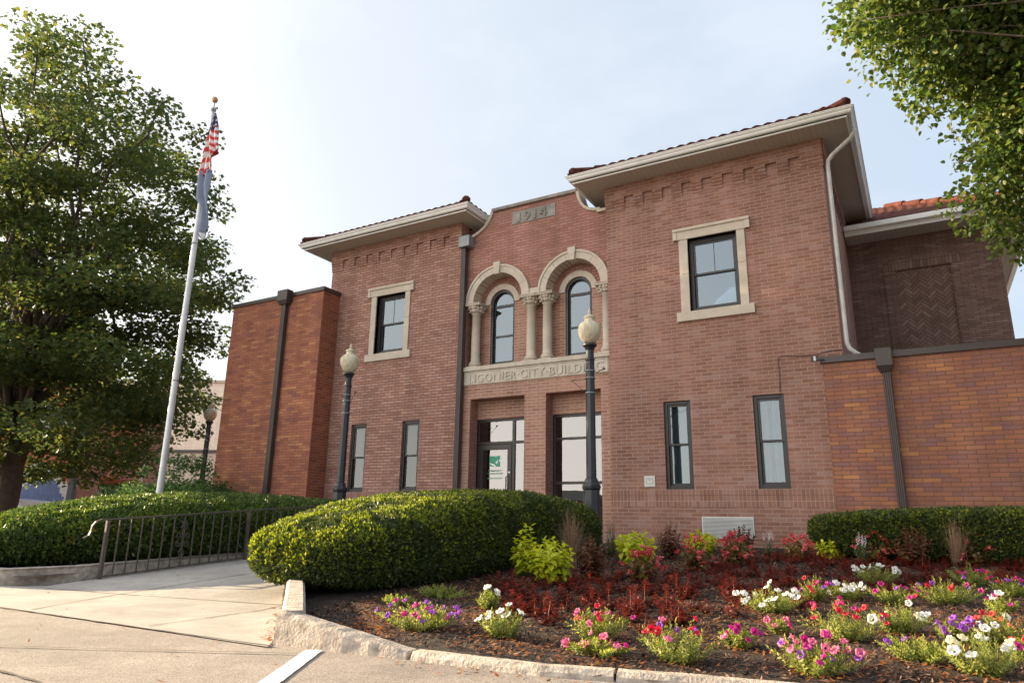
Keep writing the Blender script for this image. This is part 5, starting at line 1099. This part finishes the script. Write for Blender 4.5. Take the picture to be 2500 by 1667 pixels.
petunia(-2.48, -8.36, .20, .30, ['white'], 7, 'white petunia in yellowing foliage right of the purple petunia', 2)
petunia(-3.20, -7.38, .18, .20, ['white'], 4, 'small white petunia clump in front of the domed hedge', 3)
petunia(-4.02, -7.54, .10, .28, ['white'], 0, 'low yellow green petunia foliage without flowers at the domed hedge foot', 4)
petunia(-3.95, -7.0, .13, .48, ['white'], 0, 'green petunia foliage without flowers in the hedge shade', 5)
petunia(-1.98, -8.01, .21, .38, ['crimson', 'magenta', 'pink'], 11, 'yellow green petunia with scattered red pink flowers behind the low pink one', 6)
petunia(-1.79, -8.40, .09, .34, ['pink', 'pink', 'magenta'], 14, 'low pale pink petunia close to the curb', 7)
petunia(-1.32, -8.30, .24, .44, ['crimson', 'pink', 'crimson', 'purple'], 15, 'large petunia with crimson and pink flowers and one purple cluster near the curb', 8)
petunia(-1.10, -7.81, .15, .22, ['magenta'], 9, 'magenta petunia right of the large crimson and purple clump', 9)
petunia(-.95, -7.30, .11, .16, ['pink', 'magenta'], 5, 'tiny pink petunia in front of the white petunia group', 10)
petunia(-.62, -8.28, .19, .46, ['pink', 'magenta', 'pink', 'purple'], 26, 'hot pink and violet petunia at the bottom edge', 11)
petunia(-.56, -7.31, .24, .44, ['crimson', 'crimson', 'magenta'], 19, 'big yellow green petunia covered with crimson flowers', 12)
petunia(-1.16, -6.37, .19, .44, ['white'], 17, 'white petunia clump farthest left in the middle of the bed', 13)
petunia(-.93, -5.65, .20, .30, ['magenta', 'purple', 'crimson'], 12, 'mixed purple and magenta petunia behind the left white clump', 14)
petunia(-.68, -5.44, .15, .34, ['white'], 12, 'white petunia clump in the middle row right of the purple one', 15)
petunia(-.33, -5.6, .17, .34, ['magenta', 'crimson', 'magenta', 'purple'], 11, 'magenta petunia between the middle white clump and the green foliage', 16)
petunia(-.53, -4.12, .23, .42, ['white'], 15, 'white petunia clump farthest back behind the middle row', 17)
petunia(-.25, -6.82, .20, .36, ['cream', 'white'], 8, 'cream and white petunia right of the crimson clump', 18)
petunia(.06, -5.29, .23, .50, ['magenta', 'purple', 'crimson'], 11, 'broad green petunia with few purple flowers on the right', 19)
petunia(-.12, -7.80, .15, .40, ['purple'], 3, 'yellow green petunia with only a few violet flowers near the bottom', 20)
petunia(.08, -7.03, .14, .26, ['purple'], 12, 'deep violet petunia right of the cream clump', 21)
petunia(.34, -6.94, .20, .40, ['coral', 'crimson', 'purple', 'white'], 18, 'mixed coral, crimson and violet petunia at the right edge', 22)
petunia(.16, -8.0, .21, .36, ['white', 'cream'], 10, 'white petunia in the bottom right corner', 23)
petunia(.42, -5.69, .13, .24, ['white', 'magenta'], 6, 'small white and magenta petunia near the right edge', 24)
petunia(.57, -4.59, .18, .30, ['magenta', 'purple', 'crimson'], 10, 'magenta petunia far right behind the green clump', 25)
petunia(.42, -7.45, .15, .26, ['crimson', 'magenta'], 9, 'crimson petunia at the right edge above the white corner clump', 26)
petunia(.30, -3.9, .2, .40, ['magenta', 'crimson'], 7, 'green petunia foliage with few magenta flowers among the far red salvias', 27)
# weeds on the wing roof
for i, (x, y, h, lab) in enumerate([(-.42, .5, .36, 'tallest thin weed on the wing roof behind the rainwater box'), (-.12, .6, .32, 'green weed on the wing roof just right of the rainwater box'), (.42, .6, .26, 'bushy weed on the wing roof below the herringbone panel'), (.80, .7, .14, 'small weed on the wing roof next to the round vent')]):
    t = tag(empty('roof_weed', (x, y, 2.69)), lab, 'weed', 'weeds on the wing roof'); st = stemset(5 if i != 2 else 8, .09, h, 300+i); leafy_mesh('foliage', st, M['leaf_shrub'], 10, .035, .25, 310+i, .5, .3, parent=t); stems_mesh(st, M['stem_green'], t, .003)
# weeds at the foot of the left wing behind the hedge
for i, (x, y, h, lab) in enumerate([(-13.2, -1.0, .98, 'feathery weed at the foot of the left wing wall'), (-12.7, -.95, .90, 'feathery weed near the corner of the left wing')]):
    t = tag(empty('wall_weed', (x, y, -.5)), lab, 'weed', 'weeds behind the left hedge'); st = stemset(8, .25, h, 320+i); leafy_mesh('foliage', st, M['leaf_shrub'], 22, .05, .2, 330+i, .5, .4, parent=t); stems_mesh(st, M['stem_green'], t, .004)

# ============================================================ BACKGROUND
def far_at(az, d_): return (math.sin(R(az))*d_, CAMY+math.cos(R(az))*d_)
bb = empty('warehouse', far_at(-55, 46)+(-.8,)); bb.rotation_euler = (0, 0, R(24)); tag(bb, 'pale beige brick building in the sun behind the small distant lamp', 'building')
b = MB(); b.box(-9, 9, 0, 10, 0, 8.7); b.build('wall', M['brick_beige'], bb)
b = MB(); b.box(-9.1, 9.1, -.12, 10.1, 8.7, 8.85); b.build('parapet_cap', M['limestone'], bb)
b = MB(); b.box(-9.02, 9.02, -.1, -.005, 4.45, 4.62); b.build('string_course', M['brown_metal'], bb)
b = MB(); b.box(-9, 9, -.03, -.004, 0, 4.44); b.build('lower_wall', M['limestone'], bb)
bb2 = empty('brick_shop', far_at(-60.3, 36)+(-.8,)); bb2.rotation_euler = (0, 0, R(16)); tag(bb2, 'red brick shop with a copper coloured awning glimpsed under the maple', 'building')
b = MB(); b.box(-2.2, 1.9, 0, 1.2, 0, 6.2); b.build('wall', M['brick_far'], bb2)
b = MB(); b.add([(-.5, -1.3, 2.35), (1.9, -1.3, 2.35), (1.9, -.01, 3.5), (-.5, -.01, 3.5), (-.5, -1.3, 2.2), (1.9, -1.3, 2.2), (1.9, -.01, 2.3), (-.5, -.01, 2.3)], [(0, 1, 2, 3), (4, 5, 1, 0), (5, 6, 2, 1), (7, 4, 0, 3), (6, 7, 3, 2), (7, 6, 5, 4)])
aw = b.build('awning', M['copper_awning'], bb2)
for i in range(9): x = -.45+.28*i; b = MB(); b.bar([(x, -1.31, 2.38), (x, -.02, 3.52)], .03, .04); b.build('awning_seam', M['copper_awning'], aw)
b = MB(); b.box(-.9, 1.1, -.03, .0, 0, 2.1); b.build('door', M['dark_inside'], bb2)
b = MB(); b.box(-1.08, -.95, -1.25, -1.12, 0, 2.35); b.build('awning_post', M['copper_awning'], bb2)
b = MB(); b.box(2.0, 2.12, -.2, -.1, 0, 6.0); b.build('downspout', M['white_paint'], bb2)
bb3 = empty('mural_building', far_at(-66.5, 34)+(-.8,)); bb3.rotation_euler = (0, 0, R(20)); tag(bb3, 'brick building with a red, white and blue wave mural at the far left', 'building')
b = MB(); b.box(-7, 3.4, 0, 1.5, 0, 6.5); b.build('wall', M['brick_far'], bb3)
b = MB(); b.box(-7, 3.4, -.06, -.003, .78, .95); b.build('slate_band', M['slate_trim'], bb3); b = MB(); b.box(3.38, 3.6, -.08, .1, .0, 6.4); b.build('corner_trim', M['slate_trim'], bb3)
nx_, nz_ = 90, 46; b = MB(); vs_ = [(-7+10.36*i/nx_, -.02, .96+5.4*j_/nz_) for j_ in range(nz_+1) for i in range(nx_+1)]; fs_, mi_ = [], []
for j_ in range(nz_):
    for i in range(nx_):
        x, z = 10.36*i/nx_, 5.4*j_/nz_; w1 = 1.0+.55*math.sin(x*1.6)+.25*math.sin(x*.7+1); w2 = w1-.55-.25*math.sin(x*2.3+2); w3 = 3.4+.5*math.sin(x*1.1+.5); 
        c = 0 if z < w2 else 1 if z < w1 else 2 if z < w3 else 1 if z < w3+.4 else 0 if z < w3+.9 else 2
        fs_.append((j_*(nx_+1)+i, j_*(nx_+1)+i+1, (j_+1)*(nx_+1)+i+1, (j_+1)*(nx_+1)+i)); mi_.append(c)
b.v = vs_; b.f = fs_; b.m = mi_; b.build('mural', [M['mural_blue'], M['mural_white'], M['mural_orange']], bb3, recalc=False)
# white car behind the hedge
cr_ = empty('parked_car', far_at(-65.6, 31)+(-.796,)); cr_.rotation_euler = (0, 0, R(20)); cr_.scale = (1, 1, .86); tag(cr_, 'white parked car whose roof shows above the left hedge', 'car')
b = MB(); side = [(-2.2, .35), (-2.25, .7), (-2.1, .92), (-1.3, 1.0), (-.7, 1.42), (.2, 1.50), (1.1, 1.42), (1.8, 1.02), (2.25, .95), (2.3, .5), (2.2, .32)]
b.prism(side, -.85, .85); b.build('body', M['car_paint'], cr_, bevel=.07)
b = MB(); b.prism([(-1.2, 1.0), (-.68, 1.36), (.15, 1.42), (1.02, 1.36), (1.55, 1.02)], -.862, .862); b.build('side_window', M['car_glass'], cr_)
for x in (-1.4, 1.45):
    for y in (-.86, .68):
        b = MB(); b.add(*(lambda n_: ([(x+.33*math.cos(2*math.pi*k/n_), yy_, .33+.33*math.sin(2*math.pi*k/n_)) for yy_ in (y, y+.18) for k in range(n_)], [tuple(range(n_))[::-1], tuple(range(n_, 2*n_))]+[(k, (k+1) % n_, n_+(k+1) % n_, n_+k) for k in range(n_)]))(20)); b.build('wheel', M['tyre'], cr_)
# utility wire in front of the beige building
a_, c_ = far_at(-57, 40), far_at(-52, 40); b = MB(); b.tube([(a_[0], a_[1], 6.6), ((a_[0]+c_[0])/2, (a_[1]+c_[1])/2, 6.35), (c_[0], c_[1], 5.9)], .03, 5); tag(b.build('utility_wire', M['black_frame']), 'dark utility wire crossing in front of the beige building', 'wire')
# low houses across the street, seen only in the glass
for i, (x, w_, h_, lab) in enumerate([(-30, 16, 4.5, 'low brick building across the street mirrored in the door glass'), (-8, 14, 3.6, 'low brick shop across the street mirrored in the lower glass'), (14, 16, 4.2, 'brick house across the street on the right')]):
    hb_ = empty('street_house', (x*1.9, -100, -.8)); tag(hb_, lab, 'building', 'buildings across the street'); b = MB(); b.box(-w_/2, w_/2, -6, 0, 0, h_); b.build('wall', M['brick_far'], hb_)
    b = MB(); b.add([(-w_/2-.4, .4, h_), (w_/2+.4, .4, h_), (w_/2+.4, -6.4, h_), (-w_/2-.4, -6.4, h_), (-w_/2+2, -3, h_+1.8), (w_/2-2, -3, h_+1.8)], [(0, 1, 5, 4), (1, 2, 5), (2, 3, 4, 5), (3, 0, 4), (3, 2, 1, 0)]); b.build('roof', M['slate_trim'], hb_)
